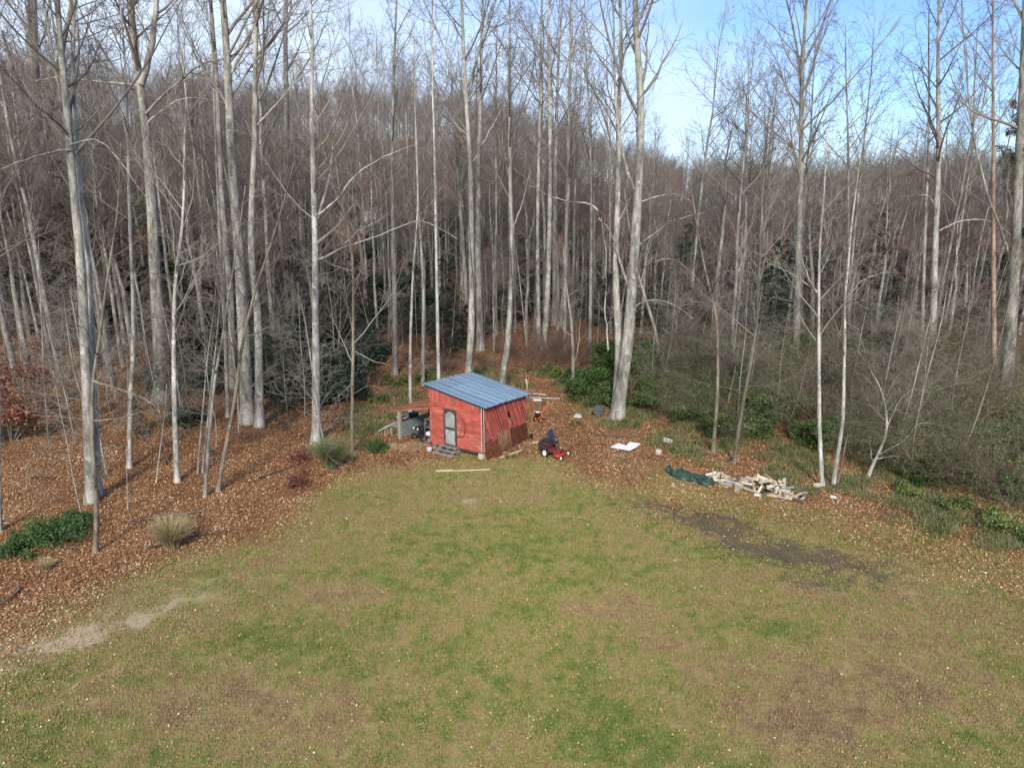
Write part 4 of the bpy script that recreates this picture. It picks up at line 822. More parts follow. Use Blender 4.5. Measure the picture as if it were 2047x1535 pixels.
while x < -.25:
    w_ = rnd.uniform(.11, .16); x2 = min(x+w_, 0)
    board([(x+.004, 2.27), (x2-.004, 2.27), (x2-.004, zt(x2, 0)-.01), (x+.004, zt(x, 0)-.01)], FM, RED_V, .02+rnd.uniform(0, .01)); x = x2
prism('wall', [(-WX, .19), (-.0, .32), (0, zt(0, 0)-.02), (-WX, zt(-WX, 0)-.02)], FM @ Matrix.Translation((0, 0, -.01)), .02, DARKW, shed)
# side wall: slanting boards with a slot window
A_ = math.radians(24); ca, sa = math.cos(A_), math.sin(A_)
quad = [(.0, .32), (WY, .30), (WY, zt(0, WY)-.02), (0, zt(0, 0)-.02)]
s = -1.2
while s < 4.6:
    w_ = rnd.uniform(.14, .19); p_ = [(-5, -5), (9, -5), (9, 9), (-5, 9)]
    p_ = clip(quad, -ca, -sa, -(s+rnd.uniform(.006, .022))); p_ = clip(p_, ca, sa, s+w_-rnd.choice((.008, .012, .03, .045)))      # s = y*cos+z*sin
    off = .02+rnd.uniform(0, .024)
    if len(p_) >= 3:
        if s <= 2.49 < s+w_:
            board(clip(p_, 0, 1, 1.12), RM, RED_V, off); board(clip(p_, 0, -1, -1.80), RM, RED_V, off)
            SLOT = (s, s+w_)
        elif rnd.random() < .12: 
            zc_ = rnd.uniform(.9, 1.7); board(clip(p_, 0, 1, zc_), RM, RED_V, off); board(clip(p_, 0, -1, -zc_-.02), RM, RED_V, off)
        else: board(p_, RM, RED_V, off)
    s += w_
# backing of the side wall on either side of the slot
for pc in (clip(quad, ca, sa, SLOT[0]), clip(quad, -ca, -sa, -SLOT[1]), clip(clip(clip(quad, -ca, -sa, -SLOT[0]), ca, sa, SLOT[1]), 0, 1, 1.12), clip(clip(clip(quad, -ca, -sa, -SLOT[0]), ca, sa, SLOT[1]), 0, -1, -1.80)):
    if len(pc) > 2: prism('wall', pc, RM @ Matrix.Translation((0, 0, -.01)), .02, SHADEW, shed)
pz = [(WY-.0, 0)]
w0 = prism('shutter', clip(clip(clip(clip(quad, -ca, -sa, -SLOT[0]-.02), ca, sa, SLOT[1]-.02), 0, 1, 1.45), 0, -1, -1.12), RM @ Matrix.Translation((0, 0, .005)), .02, GREYW, shed)
prism('wall', [(0, .25), (WX, .18), (WX, zt(-WX, WY)-.02), (0, zt(0, WY)-.02)], Matrix(((-1, 0, 0, 0), (0, 0, 1, WY-.02), (0, 1, 0, 0), (0, 0, 0, 1))), .03, RED_V, shed)
prism('wall', [(0, .19), (WY, .18), (WY, zt(-WX, WY)-.02), (0, zt(-WX, 0)-.02)], Matrix(((0, 0, -1, -WX+.01), (1, 0, 0, 0), (0, 1, 0, 0), (0, 0, 0, 1))), .03, RED_V, shed)
box_part('floor', (WX-.06, WY-.06, .05), (-WX/2, WY/2, .22), DARKW, shed)
box_part('corner_trim', (.05, .022, zt(0, 0)-.40), (-.028, -.068, (zt(0, 0)+.36)/2), PALEGREY, shed)
box_part('corner_trim', (.022, .05, zt(0, 0)-.36), (.058, -.005, (zt(0, 0)+.34)/2), PALEGREY, shed)
box_part('corner_trim', (.07, .022, zt(-WX, 0)-.25), (-WX+.03, -.068, (zt(-WX, 0)+.2)/2), RED_V, shed)
for x_, y_, mt_ in ((-.12, .1, CONC), (-WX+.15, .12, GREYW), (-.15, WY-.15, CONC), (-WX+.15, WY-.15, GREYW), (-WX/2, .12, GREYW)):
    box_part('pier', (.24, .24, .34), (x_, y_-.05, .10), mt_, shed, None, .012)
# door
door = empty('door'); door.parent = shed; door.location = ((DX0+DX1)/2, -.03, DZ0)
dw, dh = DX1-DX0, DZ1-DZ0
for n_, sz_, lc_ in (('door_stile', (.085, .05, dh), (-dw/2+.042, 0, dh/2)), ('door_stile', (.085, .05, dh), (dw/2-.042, 0, dh/2)), ('door_rail', (dw-.17, .045, .10), (0, 0, .05)), ('door_rail', (dw-.17, .045, .08), (0, 0, dh*.48)), ('door_rail', (dw-.17, .045, .08), (0, 0, dh-.04))):
    box_part(n_, sz_, lc_, DARKW, door)
arch = [(-dw/2+.09, dh*.52), (dw/2-.09, dh*.52), (dw/2-.09, dh-.38)]+[((dw/2-.09)*math.cos(a), dh-.38+.26*math.sin(a)) for a in np.linspace(.25, math.pi-.25, 9)]+[(-dw/2+.09, dh-.38)]
prism('door_panel', arch, FM @ Matrix.Translation((0, 0, -.005)), .02, DOORW, door)
prism('door_panel', [(-dw/2+.09, .11), (dw/2-.09, .11), (dw/2-.09, dh*.445), (-dw/2+.09, dh*.445)], FM @ Matrix.Translation((0, 0, -.005)), .02, DOORW, door)
prism('door_backing', [(-dw/2+.03, .03), (dw/2-.03, .03), (dw/2-.03, dh-.02), (-dw/2+.03, dh-.02)], FM @ Matrix.Translation((0, 0, -.035)), .02, DARKW, door)
box_part('handle', (.02, .04, .12), (dw/2-.06, -.04, dh*.5), STEEL, door)
# roof sheets, ribs run down the slope
def ribbed(name, L0, L1, W0, W1, fz, mat, parent, pitch=.19, h=.028, axis='x', lift=0., dent=.0):
    ws, hs_ = [], []
    y = W0
    while y < W1-.02:
        for dy, dz in ((0, 0), (pitch*.30, 0), (pitch*.36, h), (pitch*.52, h), (pitch*.58, 0), (pitch*.98, 0)):
            if y+dy <= W1: ws.append(y+dy); hs_.append(dz)
        y += pitch
    ws = np.array(ws); hs_ = np.array(hs_); n = 7 if dent else 2; ls = np.linspace(L0, L1, n)
    V = []
    for l in ls:
        for a, hh in zip(ws, hs_):
            x_, y_ = (l, a) if axis == 'x' else (a, l)
            V.append((x_, y_, fz(x_, y_)+hh+lift+dent*math.sin(l*4+a*3)))
    m_ = len(ws); V = V+[(a, b2, c2-.006) for a, b2, c2 in V]; K = n*m_; F = []
    for i in range(n-1):
        for j in range(m_-1):
            q = (i*m_+j, i*m_+j+1, (i+1)*m_+j+1, (i+1)*m_+j); F.append(q); F.append(tuple(K+v for v in q[::-1]))
    for j in range(m_-1):
        F.append((j, K+j, K+j+1, j+1)); e = (n-1)*m_; F.append((e+j, e+j+1, K+e+j+1, K+e+j))
    for i in range(n-1):
        F.append((i*m_, (i+1)*m_, K+(i+1)*m_, K+i*m_)); e = m_-1; F.append((i*m_+e, K+i*m_+e, K+(i+1)*m_+e, (i+1)*m_+e))
    me = bpy.data.meshes.new(name); me.from_pydata(V, [], F)
    bm = bmesh.new(); bm.from_mesh(me); bmesh.ops.recalc_face_normals(bm, faces=bm.faces); bm.to_mesh(me); bm.free()
    return obj(name, me, mat, parent)
zr = lambda x, y: zt(x, y)+.075
ye = np.linspace(-.18, WY+.22, 5)
for k in range(4):
    j_ = rnd.uniform(-.03, .03)
    ribbed('roof_sheet', -2.55, .27+j_, ye[k], ye[k+1]+.01, zr, ROOF, shed, .42, .022, lift=.004*(k % 2), dent=.0)
    ribbed('roof_sheet', -3.42+j_, -2.42, ye[k], ye[k+1]+.01, zr, ROOF, shed, .42, .022, lift=.012+.004*(k % 2), dent=.0)
for y_ in (.0, .9, 1.8, 2.7, WY):                             # rafters
    pr = [(-3.35, zt(-3.35, y_)-.03), (.22, zt(.22, y_)-.03), (.22, zt(.22, y_)+.065), (-3.35, zt(-3.35, y_)+.065)]
    prism('rafter', pr, FM @ Matrix.Translation((0, 0, -y_+(.05 if y_ < .1 else 0))), .045, DARKW, shed)
# steps to the door
st = empty('wooden_steps', SW(-1.86, -.12), RZ, 'small weathered grey wooden steps below the shed door', 'steps')
for k, (y_, z_) in enumerate(((-.10, .30), (-.32, .19), (-.54, .08))):
    box_part('tread', (1.02+.06*k, .21, .035), (.03*k, y_, z_), GREYW, st, None, .004)
for x_ in (-.42, 0, .42):
    prism('stringer', [(-.66, -.02), (0, -.02), (0, .28), (-.2, .28), (-.2, .17), (-.42, .17), (-.42, .06), (-.66, .06)][::-1], Matrix(((0, 0, 1, x_-.02), (1, 0, 0, 0), (0, 1, 0, 0), (0, 0, 0, 1))), .04, GREYW, st)
# bow saw on the wall
bs = empty('bow_saw', SW(-1.32, -.075, .92), RZ, 'rusty bow saw hanging on the red wall beside the door', 'saw')
arc = [(-.14, 0, -.06), (-.02, 0, -.07), (.18, 0, -.05), (.30, -.0, .10), (.36, 0, .40), (.37, 0, .62), (.31, 0, .74), (.22, 0, .80), (.15, 0, .84)]
tube_part('frame', smooth_line(arc, 24), .016, RUST, bs, 8)
tube_part('blade', [(.0, -.0, -.06), (.08, 0, .35), (.16, 0, .83)], .010, STEEL, bs, 4)
# lean-to
lt = empty('lean_to', SW(-WX-.04, 0), RZ, 'low open lean-to with a rusty metal roof against the shed', 'shelter')
zl = lambda x, y: 2.02+.235*x-.035*y
for k in range(3):
    ribbed('roof_sheet', -2.55+.12*k, -.02, -.12+.83*k, -.12+.83*(k+1)+.03, lambda x, y: zl(x, y)+.03, RUSTR, lt, .14, .018, lift=.006*(k % 2), dent=.012)
for y_ in (-.02, 1.1, 2.3):
    prism('rafter', [(-2.6, zl(-2.6, y_)-.10), (-.03, zl(0, y_)-.11), (-.03, zl(0, y_)), (-2.6, zl(-2.6, y_)+.0)], FM @ Matrix.Translation((0, 0, -y_)), .045, simple('rafter_rust', (.30, .13, .08), .9), lt)
prism('post', [(-.075, -.1), (.075, -.1), (.075, 1.42), (-.075, 1.42)], Matrix(((1, 0, 0, -2.02), (0, 0, 1, -.07), (0, 1, 0, 0), (0, 0, 0, 1))), .14, POSTW, lt)
prism('post', [(-.06, -.1), (.06, -.1), (.06, 1.38), (-.06, 1.38)], Matrix(((1, 0, 0, -2.02), (0, 0, 1, 2.22), (0, 1, 0, 0), (0, 0, 0, 1))), .12, POSTW, lt)
prism('post', [(-.06, -.1), (.06, -.1), (.06, 1.75), (-.06, 1.75)], Matrix(((1, 0, 0, -.16), (0, 0, 1, 2.22), (0, 1, 0, 0), (0, 0, 0, 1))), .12, DARKW, lt)
sidep = ribbed('side_panel', .10, 2.2, 0, .84, lambda x, y: 0., GALV, lt, .13, .02, axis='x')
sidep.rotation_euler = (math.pi/2, 0, math.pi/2); sidep.location = (-1.96, 0, .04)
bench = empty('workbench', SW(-WX-2.35, -.35), RZ, 'rough plank bench behind the ribbed side panel of the lean-to', 'bench')
box_part('bench_top', (.55, 1.9, .04), (-.1, 1.25, .58), GREYW, bench)
for x_, y_ in ((-.32, .4), (.12, .4), (-.32, 2.1), (.12, 2.1)): box_part('leg', (.06, .06, .60), (x_, y_, .27), GREYW, bench)
def tub(x, y, z, s, mat, label, name='storage_tub', fill=None):
    e = empty(name, SW(x, y, z), RZ+.1, label, 'tub')
    lathe('body', [(.20*s, 0), (.25*s, .26*s), (.265*s, .26*s), (.265*s, .28*s), (.235*s, .28*s), (.19*s, .02*s)], (0, 0, 0), mat, e, 20)
    if fill:
        for k, mt_ in enumerate(fill):
            a = k*2.1; o = lathe('content', [(.02, 0), (.10*s, .03), (.11*s, .09), (.05, .13), (.01, .13)], (.1*s*math.cos(a), .1*s*math.sin(a), .2*s), mt_, e, 10)
tub(-5.48, .62, .60, 1.2, TUBP, 'pale translucent tub filled with red and white things, on the bench beside the post', fill=(REDC, WHITEP, REDC, TUBP))
tub(-5.45, 1.4, .60, 1.1, DKBLUE, 'dark blue tub on the bench behind the translucent one', fill=(BLACKP, DKBLUE))
sh = empty('metal_shelf', SW(-3.32, .22), RZ, 'narrow grey metal shelf unit standing between the black tractor and the red wall', 'shelf')
for x_ in (-.17, .17):
    for y_ in (-.2, .2): box_part('upright', (.03, .03, 1.35), (x_, y_, .66), STEEL, sh)
for z_ in (.12, .5, .92, 1.3): box_part('shelf_board', (.38, .44, .025), (0, 0, z_), STEEL, sh)
for (x_, y_, z_, s_, mt_, lb) in ((-.02, -.08, .515, (.22, .2, .14), WHITEP, 'white box on the second shelf of the metal unit'), (0, 0, .935, (.24, .25, .16), BLACKP, 'black box on the third shelf of the metal unit'), (.02, -.04, .135, (.2, .2, .2), GALV, 'grey metal can box on the lowest shelf of the metal unit')):
    p_ = SW(-3.32+x_, .22+y_, z_+s_[2]/2); o = box_part('box', s_, p_, mt_, None, (0, 0, RZ+.1), .012); tag(o, lb, 'box')
bc = empty('bucket', SW(-2.72, -.58), 0, 'pale blue pot on the ground at the end of the steps', 'pot')
lathe('body', [(.08, 0), (.12, .05), (.13, .14), (.11, .18), (.09, .18), (.07, .03)], (0, 0, 0), simple('pale_blue', (.42, .56, .60), .4), bc, 18)
lathe('rim', [(.105, 0), (.14, 0), (.14, .02), (.105, .02)], (0, 0, .175), simple('pale_blue_rim', (.50, .62, .66), .4), bc, 18)
gc = empty('gas_can', SW(-2.98, -.28), RZ, 'small red can in the weeds at the red wall corner', 'can')
box_part('body', (.2, .15, .26), (0, 0, .13), simple('faded_red', (.42, .10, .08), .6), gc, None, .03); box_part('handle', (.14, .03, .03), (0, 0, .30), BLACKP, gc); tube_part('spout', [(.05, 0, .26), (.10, 0, .36), (.16, 0, .4)], .02, BLACKP, gc)

# wheels
def wheel(r, wdt, loc, parent, hub=CREAM, rz=0., name='wheel'):
    e = empty(name, loc, rz); e.parent = parent
    prof = [(r*.52, -wdt/2), (r*.86, -wdt/2), (r*.97, -wdt*.38), (r, -wdt*.2), (r, wdt*.2), (r*.97, wdt*.38), (r*.86, wdt/2), (r*.52, wdt/2)]
    lathe('tyre', prof, (0, 0, 0), RUBBER, e, 24, (math.pi/2, 0, 0))
    lathe('rim', [(.02, -wdt*.53), (r*.3, -wdt*.56), (r*.53, -wdt*.50), (r*.56, -wdt*.52), (r*.56, wdt*.52), (r*.53, wdt*.50), (r*.3, wdt*.56), (.02, wdt*.53)], (0, 0, 0), hub, e, 20, (math.pi/2, 0, 0))
    return e
# black tractor in the lean-to (faces the camera side)
bt = empty('garden_tractor', SW(-4.12, .85), RZ-math.pi/2-.1, 'black garden tractor parked under the lean-to roof', 'mower')
box_part('chassis', (1.3, .42, .14), (0, 0, .32), BLACKP, bt, None, .02)
box_part('hood', (.55, .42, .34), (.42, 0, .55), BLACKP, bt, (0, .08, 0), .07)
box_part('grille', (.03, .34, .22), (.71, 0, .50), DARKW, bt, None, .01)
box_part('fender', (.55, .78, .10), (-.42, 0, .55), BLACKP, bt, None, .04)
box_part('seat', (.36, .42, .10), (-.38, 0, .66), BLACKP, bt, None, .04); box_part('backrest', (.09, .42, .32), (-.58, 0, .84), BLACKP, bt, (0, -.15, 0), .04)
tube_part('steering_column', [(.12, 0, .6), (-.02, 0, .92)], .02, STEEL, bt)
lathe('steering_wheel', [(.15, -.012), (.18, -.012), (.18, .012), (.15, .012)], (-.03, 0, .93), BLACKP, bt, 20, (0, -.4, 0))
for y_ in (-.33, .33): wheel(.17, .13, (.55, y_, .17), bt, STEEL); wheel(.24, .2, (-.42, y_*1.08, .24), bt, STEEL)
for y_ in (-.14, .14): lathe('headlight', [(.01, 0), (.05, 0), (.05, .03), (.01, .03)], (.70, y_, .66), CREAM, bt, 14, (0, math.pi/2, 0))
# red riding mower on the ground
pm = at(1108, 912); rm = empty('riding_mower', pm, math.radians(-18), 'red riding mower with a dark high-backed seat and cream wheel hubs, out on the leaves', 'mower'); rm.scale = (.72, .86, .98); rm.rotation_euler.z = math.radians(-30)
box_part('chassis', (1.15, .46, .16), (-.05, 0, .30), MAROON, rm, None, .02)
box_part('engine_cover', (.48, .62, .30), (-.48, .02, .50), MAROON, rm, (0, -.06, 0), .06)
box_part('engine', (.36, .40, .20), (-.50, .02, .72), BLACKP, rm, None, .05)
box_part('grass_bagger', (.34, .72, .42), (-.84, .05, .50), BLACKP, rm, (0, -.12, 0), .06)
box_part('seat', (.42, .46, .11), (-.06, .08, .66), BLACKP, rm, None, .045)
box_part('backrest', (.10, .56, .60), (-.30, .08, .98), DKBLUE, rm, (0, -.28, 0), .045)
for y_ in (-.2, .34): box_part('armrest', (.34, .06, .05), (-.08, y_, .84), BLACKP, rm, None, .02)
for y_ in (-.3, .32): box_part('fender', (.5, .16, .05), (-.40, y_*1.05, .58), BLACKP, rm, None, .02)
dk = lathe('mower_deck', [(.05, .20), (.38, .20), (.40, .17), (.40, .06), (.37, .06)][::-1], (.38, 0, .02), MRED, rm, 22); dk.scale = (.95, 1.1, 1)
box_part('footrest', (.30, .42, .03), (.32, 0, .30), BLACKP, rm, (0, .15, 0), .01)
for y_ in (-.16, .2): tube_part('lever', [(.18, y_, .35), (.16, y_, .75), (.05, y_*.8, .92)], .017, BLACKP, rm)
tube_part('front_axle', [(.72, -.44, .26), (.72, .44, .26)], .03, MRED, rm)
for y_ in (-.44, .44): wheel(.14, .10, (.76, y_, .14), rm, CREAM, .25*y_)
for y_ in (-.42, .44): wheel(.245, .2, (-.40, y_, .245), rm, CREAM)
# orange tiller
pt = at(1078, 843); ti = empty('tiller', pt, math.radians(130), 'small orange walk-behind tiller standing upright beyond the shed corner', 'tiller')
box_part('engine', (.26, .26, .22), (.02, .10, .42), BLACKP, ti, None, .03); lathe('recoil_cover', [(.02, 0), (.10, 0), (.11, .05), (.02, .06)], (.02, .10, .53), WHITEP, ti, 16)
box_part('chain_case', (.10, .14, .48), (.0, -.06, .34), MORANGE, ti, (.35, 0, 0), .02); box_part('tine_shield', (.42, .26, .04), (0, -.2, .26), MORANGE, ti, (.3, 0, 0), .015)
for x_ in (-.16, .16): tube_part('handlebar', [(x_*.4, -.02, .45), (x_*.8, -.35, .75), (x_*1.4, -.62, .92), (x_*1.4, -.75, .92)], .016, MORANGE if x_ < 0 else BLACKP, ti)
for x_ in (-.2, .2): wheel(.15, .07, (x_, .1, .15), ti, MORANGE, math.pi/2)
for x_ in (-.12, 0, .12): tube_part('tine', [(x_, -.12, .12), (x_, -.24, .02), (x_+.03, -.30, .10)], .014, STEEL, ti, 5)

# rusty things leaning on the side wall
RUSTD = simple('dark_rust', (.17, .06, .035), .88, .2, .1, .5, 4)
def grate(y0, y1, h, label, nb, mat, barmat, name='rusty_grate', tilt=.17, xo=.21, solid=False):
    e = empty(name, SW(xo, y0), RZ, label, 'grate' if not solid else 'metal sheet'); w_ = y1-y0
    Mx = Matrix.Rotation(-tilt, 4, 'Y')
    def P(y, z, d=0): return tuple(Mx @ Vector((d, y, z)))
    if solid:
        o = ribbed('sheet', 0, w_, 0, h, lambda a, b2: 0., mat, e, .11, .02, axis='x', dent=.004); o.rotation_euler = (math.pi/2, 0, math.pi/2)
        o.matrix_local = Mx @ Matrix.Rotation(math.pi/2, 4, 'Z') @ Matrix.Rotation(math.pi/2, 4, 'X'); return e
    bk_ = prism('backing_sheet', [(0, .0), (w_, .0), (w_, h-.04), (0, h-.02)], Mx @ RM @ Matrix.Translation((0, 0, -.02)), .006, RUSTD, e)
    for z_ in (.02, h*.5, h): tube_part('rail', [P(0, z_), P(w_, z_)], .022, mat, e, 5)
    for k in range(nb):
        y_ = w_*(k+.5)/nb; tube_part('bar', [P(y_, -.02, .02), P(y_+rnd.uniform(-.02, .02), h+.03+rnd.uniform(0, .05), .02)], .013, barmat, e, 5)
    return e
YW = simple('flaking_cream_paint', (.26, .17, .10), .8, .2, 0, .7, 14)
grate(.02, .62, .82, 'rusty slatted frame leaning on the red side wall nearest the corner pier', 4, RUST, RUST)
grate(.50, .98, .70, 'second small rusty frame of loose tilted bars against the side wall', 4, RUST, RUST, tilt=.34, xo=.36)
grate(1.0, 2.05, .92, 'rusty grate with flaking cream upright bars leaning on the side wall', 11, RUST, YW)
grate(2.0, 2.65, .96, 'dark rusty sheet leaning on the side wall beyond the cream-barred grate', 0, RUST, RUST, 'rusty_sheet', solid=True)
grate(2.62, 3.5, .90, 'dark rusty sheet at the far end of the side wall', 0, RUST, RUST, 'rusty_sheet', .14, .19, solid=True)
lathe('old_tyre', [(.16, 0), (.26, 0), (.29, .04), (.29, .10), (.26, .14), (.16, .14)], SW(.24, 3.62, .12), RUBBER, None, 22, (0, math.pi/2-.2, RZ)); bpy.data.objects['old_tyre'].scale = (.5, .5, .6); tag(bpy.data.objects['old_tyre'], 'black tyre piece at the far end of the rusty sheets', 'tyre')

# loose things on the ground
PIPEW = simple('dirty_white_pipe', (.42, .40, .37), .7, .2, 0, .4, 9)
def plank(px0, py0, px1, py1, w_, th, mat, label, name='plank', cat='plank', lift=.03):
    a, b_ = at(px0, py0), at(px1, py1); d = b_-a; o = box_part(name, (d.length, w_, th), (a+b_)/2+Vector((0, 0, lift)), mat, None, (0, 0, math.atan2(d.y, d.x)), .004); return tag(o, label, cat)
plank(1064, 888, 1097, 880, .13, .04, YPINE, 'fresh yellow plank between the shed and the red mower')
plank(1000, 917, 1042, 902, .10, .04, PALEW, 'pale board lying at the foot of the rusty grates')
plank(871, 944, 980, 940, .06, .04, PALEW, 'long thin pale stick on the grass in front of the shed')
plank(871, 945, 905, 943, .12, .03, PALEW, 'short broad pale board lying on the end of the long stick', lift=.07)
plank(1060, 797, 1120, 799, .06, .06, PIPEW, 'long white pipe lying behind the shed', 'white_pipe', 'pipe', .06)
plank(1066, 789, 1092, 793, .06, .06, PIPEW, 'shorter white pipe lying behind the long one', 'white_pipe', 'pipe', .08)
plank(1066, 801, 1082, 803, .14, .10, TUBP, 'short bluish white pipe before the long one', 'white_pipe', 'pipe', .06)
p_ = at(1054, 783); o = tube_part('stake', [(0, 0, -.1), (-.03, 0, .5), (-.08, 0, .78)], .055, PALEW, None, 7); o.location = p_; tag(o, 'short pale wooden stake standing beyond the low roof corner', 'stake')
# white sheet with faint marks
ws = [at(*p) for p in ((1221, 896.5), (1236, 889), (1252, 893.5), (1259, 886.5), (1280, 889.5), (1272, 896), (1259, 903.5))]
c0 = sum(ws, Vector())/len(ws)
e = empty('white_signboard', c0, 0, 'white notched panel with faint grey lettering lying flat on the leaves', 'panel')
def flat(poly, z, th, mat, name):
    n = len(poly); Vv = [(p.x-c0.x, p.y-c0.y, z) for p in poly]+[(p.x-c0.x, p.y-c0.y, z+th) for p in poly]
    me = bpy.data.meshes.new(name); me.from_pydata(Vv, [], [tuple(range(n))[::-1], tuple(range(n, 2*n))]+[(i, (i+1) % n, n+(i+1) % n, n+i) for i in range(n)])
    bm = bmesh.new(); bm.from_mesh(me); bmesh.ops.triangulate(bm, faces=[f for f in bm.faces if len(f.verts) > 4]); bmesh.ops.recalc_face_normals(bm, faces=bm.faces); bm.to_mesh(me); bm.free()
    return obj(name, me, mat, e)
flat(ws, .05, .02, simple('white_board', (.80, .81, .83), .6, .3, 0, .05, 4), 'board')
INK = simple('grey_ink', (.34, .37, .42), .8)
for k in range(11):
    t = k/10; x_ = 1236+t*26; y_ = 896.5+(t-.5)*1.2+(k % 2)*1.0
    q = [at(x_, y_), at(x_+1.6, y_), at(x_+1.9, y_+rnd.uniform(1.0, 2.0)), at(x_+.2, y_+rnd.uniform(.8, 1.6))]; flat(q, .0745, .004, INK, 'faded_mark')
# tyre, basin, block, stump, bits
o = lathe('old_tyre', [(.15, 0), (.30, 0), (.33, .05), (.33, .13), (.30, .18), (.15, .18)], at(1195, 832)+Vector((0, 0, .30)), simple('dusty_rubber', (.065, .065, .068), .85), None, 24, (math.radians(72), 0, .2)); tag(o, 'grey dusty tyre standing against the laurel bushes', 'tyre')
e = empty('basin', at(1155, 834), 0, 'pale green-white upturned basin half hidden in weeds before the laurels', 'basin'); e.scale = (.72, .72, .8)
lathe('shell', [(.27, 0), (.28, .05), (.25, .16), (.20, .20), (.02, .20)], (0, 0, 0), simple('pale_green', (.40, .46, .38), .8, .2, 0, .35, 9), e, 20); lathe('rim', [(.26, 0), (.32, 0), (.32, .03), (.26, .03)], (0, 0, .02), WHITEP, e, 20)
e = empty('concrete_block', at(1336, 886), .5, 'pale hollow concrete block tipped on the bank at the thicket edge', 'block')
for sz_, lc_ in (((.42, .05, .2), (0, -.08, .12)), ((.42, .05, .2), (0, .08, .12)), ((.05, .11, .2), (-.185, 0, .12)), ((.05, .11, .2), (.185, 0, .12)), ((.05, .11, .2), (0, 0, .12))): box_part('web', sz_, lc_, CONC, e, None, .004)
e.rotation_euler = (.6, .1, -.6)
o = lathe('cut_stump', [(.17, -.05), (.16, .12), (.145, .24), (.02, .26)], at(1315, 908), simple('stump_wood', (.42, .38, .30), .9, .1, 0, .35, 9), None, 14, (.3, .1, 0)); tag(o, 'short pale cut stump tipped on the leaves near the white panel', 'stump')
o = box_part('stone', (.30, .22, .16), at(1633, 974)+Vector((0, 0, .08)), simple('pale_stone', (.62, .56, .48), .9, .1, 0, .2, 8), None, (.1, .1, .5), .04); tag(o, 'pale squarish stone beside the foot of the white tree', 'stone')
o = box_part('stone', (.26, .18, .10), at(1665, 996)+Vector((0, 0, .05)), simple('pale_stone_flat', (.58, .56, .52), .9, .1, 0, .2, 8), None, (0, .1, -.4), .035); tag(o, 'flat pale stone on the leaves beyond the end of the firewood', 'stone')
# loose white gutters beyond the lean-to
gp = empty('metal_gutter', at(757, 877), 0, 'long pale metal gutter sloping on the leaves outside the lean-to post', 'gutter')
A0, A1 = at(757, 868), at(798, 862)
g0 = Vector(gp.location)
tube_part('channel', [(A0-g0+Vector((0, 0, .15))), (A1-g0+Vector((-.3, .1, .38))), (A1-g0+Vector((.1, .3, .50)))], .035, GALV, gp, 8)
for k in range(8):
    t = k/7; q = A0.lerp(A1, t)-g0; tube_part('bracket', [q+Vector((0, 0, .15+.22*t)), q+Vector((-.10, -.15, .10+.15*t)), q+Vector((-.16+rnd.uniform(-.1, .1), -.34, .02))], .011, PALEW if k % 2 else GALV, gp, 5)

# ------------------------------------------------------------------ tarp
G = np.random.default_rng(3); cor = [at(1330, 944), at(1395, 936), at(1432, 968), at(1385, 965)]
nu, nv = 21, 8; U_, V_ = np.meshgrid(np.linspace(0, 1, nu), np.linspace(0, 1, nv))
A4 = np.array([list(c) for c in cor])
Pt = (A4[0]*((1-U_)*(V_))[..., None]+A4[1]*((1-U_)*0+(1-V_)*U_*0)[..., None])
a_, b4 = np.array(at(1332, 946)), np.array(at(1428, 973)); ax_ = b4-a_; Lx = np.linalg.norm(ax_[:2]); ex = ax_/Lx; ey = np.array([-ex[1], ex[0], 0])
wd = .62*np.sin(np.clip(U_*1.08, 0, 1)*math.pi)**.55+.06
Pt = a_+ex*(U_*Lx)[..., None]+ey*((V_-.38)*wd*1.25+.08*np.sin(U_*13+V_*4)+.05*np.sin(U_*29))[..., None]
edge = np.minimum(np.minimum(V_, 1-V_)*5, 1)
hz = .02+edge*(.03+.26*G.random(U_.shape)**1.6+.06*np.abs(np.sin(U_*9+V_*3)))
Pt[..., :2] += (G.random(U_.shape+(2,))-.5)*.10
Pt[..., 2] = hz
ii = np.arange(nu*nv).reshape(nv, nu); Fq = np.stack([ii[:-1, :-1], ii[:-1, 1:], ii[1:, 1:], ii[1:, :-1]], -1).reshape(-1, 4)
o = obj('tarp', quadmesh('tarp', [(Pt.reshape(-1, 3), Fq, 0)], False), simple('green_tarp', (.032, .075, .055), .5, .4, 0, .3, 5)); tag(o, 'crumpled dark green tarp lying beside the firewood heap', 'tarp')
md = o.modifiers.new('thickness', 'SOLIDIFY'); md.thickness = .006

# ------------------------------------------------------------------ firewood
def wlog(seed):
    G = np.random.default_rng(seed); n = 5 if seed % 3 else 8; r = G.uniform(.05, .088); L = G.uniform(.40, .56)
    if n == 5: prof = [(-r, -.5*r), (r, -.55*r), (.75*r, .45*r), (0, .9*r), (-.8*r, .4*r)]
    else: prof = [(r*.8*math.cos(a), r*.8*math.sin(a)) for a in np.linspace(0, 6.283, 9)[:-1]]
    bm = bmesh.new(); rings = []
    for x in (-L/2, -L*.1, L/2):
        k = 1+G.uniform(-.08, .08); rings.append([bm.verts.new((x+G.uniform(-.01, .01), p[0]*k, p[1]*k)) for p in prof])
    for a, b2 in zip(rings[:-1], rings[1:]):
        for i in range(n): bm.faces.new((a[i], a[(i+1) % n], b2[(i+1) % n], b2[i]))
    e1 = bm.faces.new(rings[0][::-1]); e2 = bm.faces.new(rings[-1]); e1.material_index = e2.material_index = 1
    bmesh.ops.recalc_face_normals(bm, faces=bm.faces); me = bpy.data.meshes.new('firewood_log'); bm.to_mesh(me); bm.free(); return me
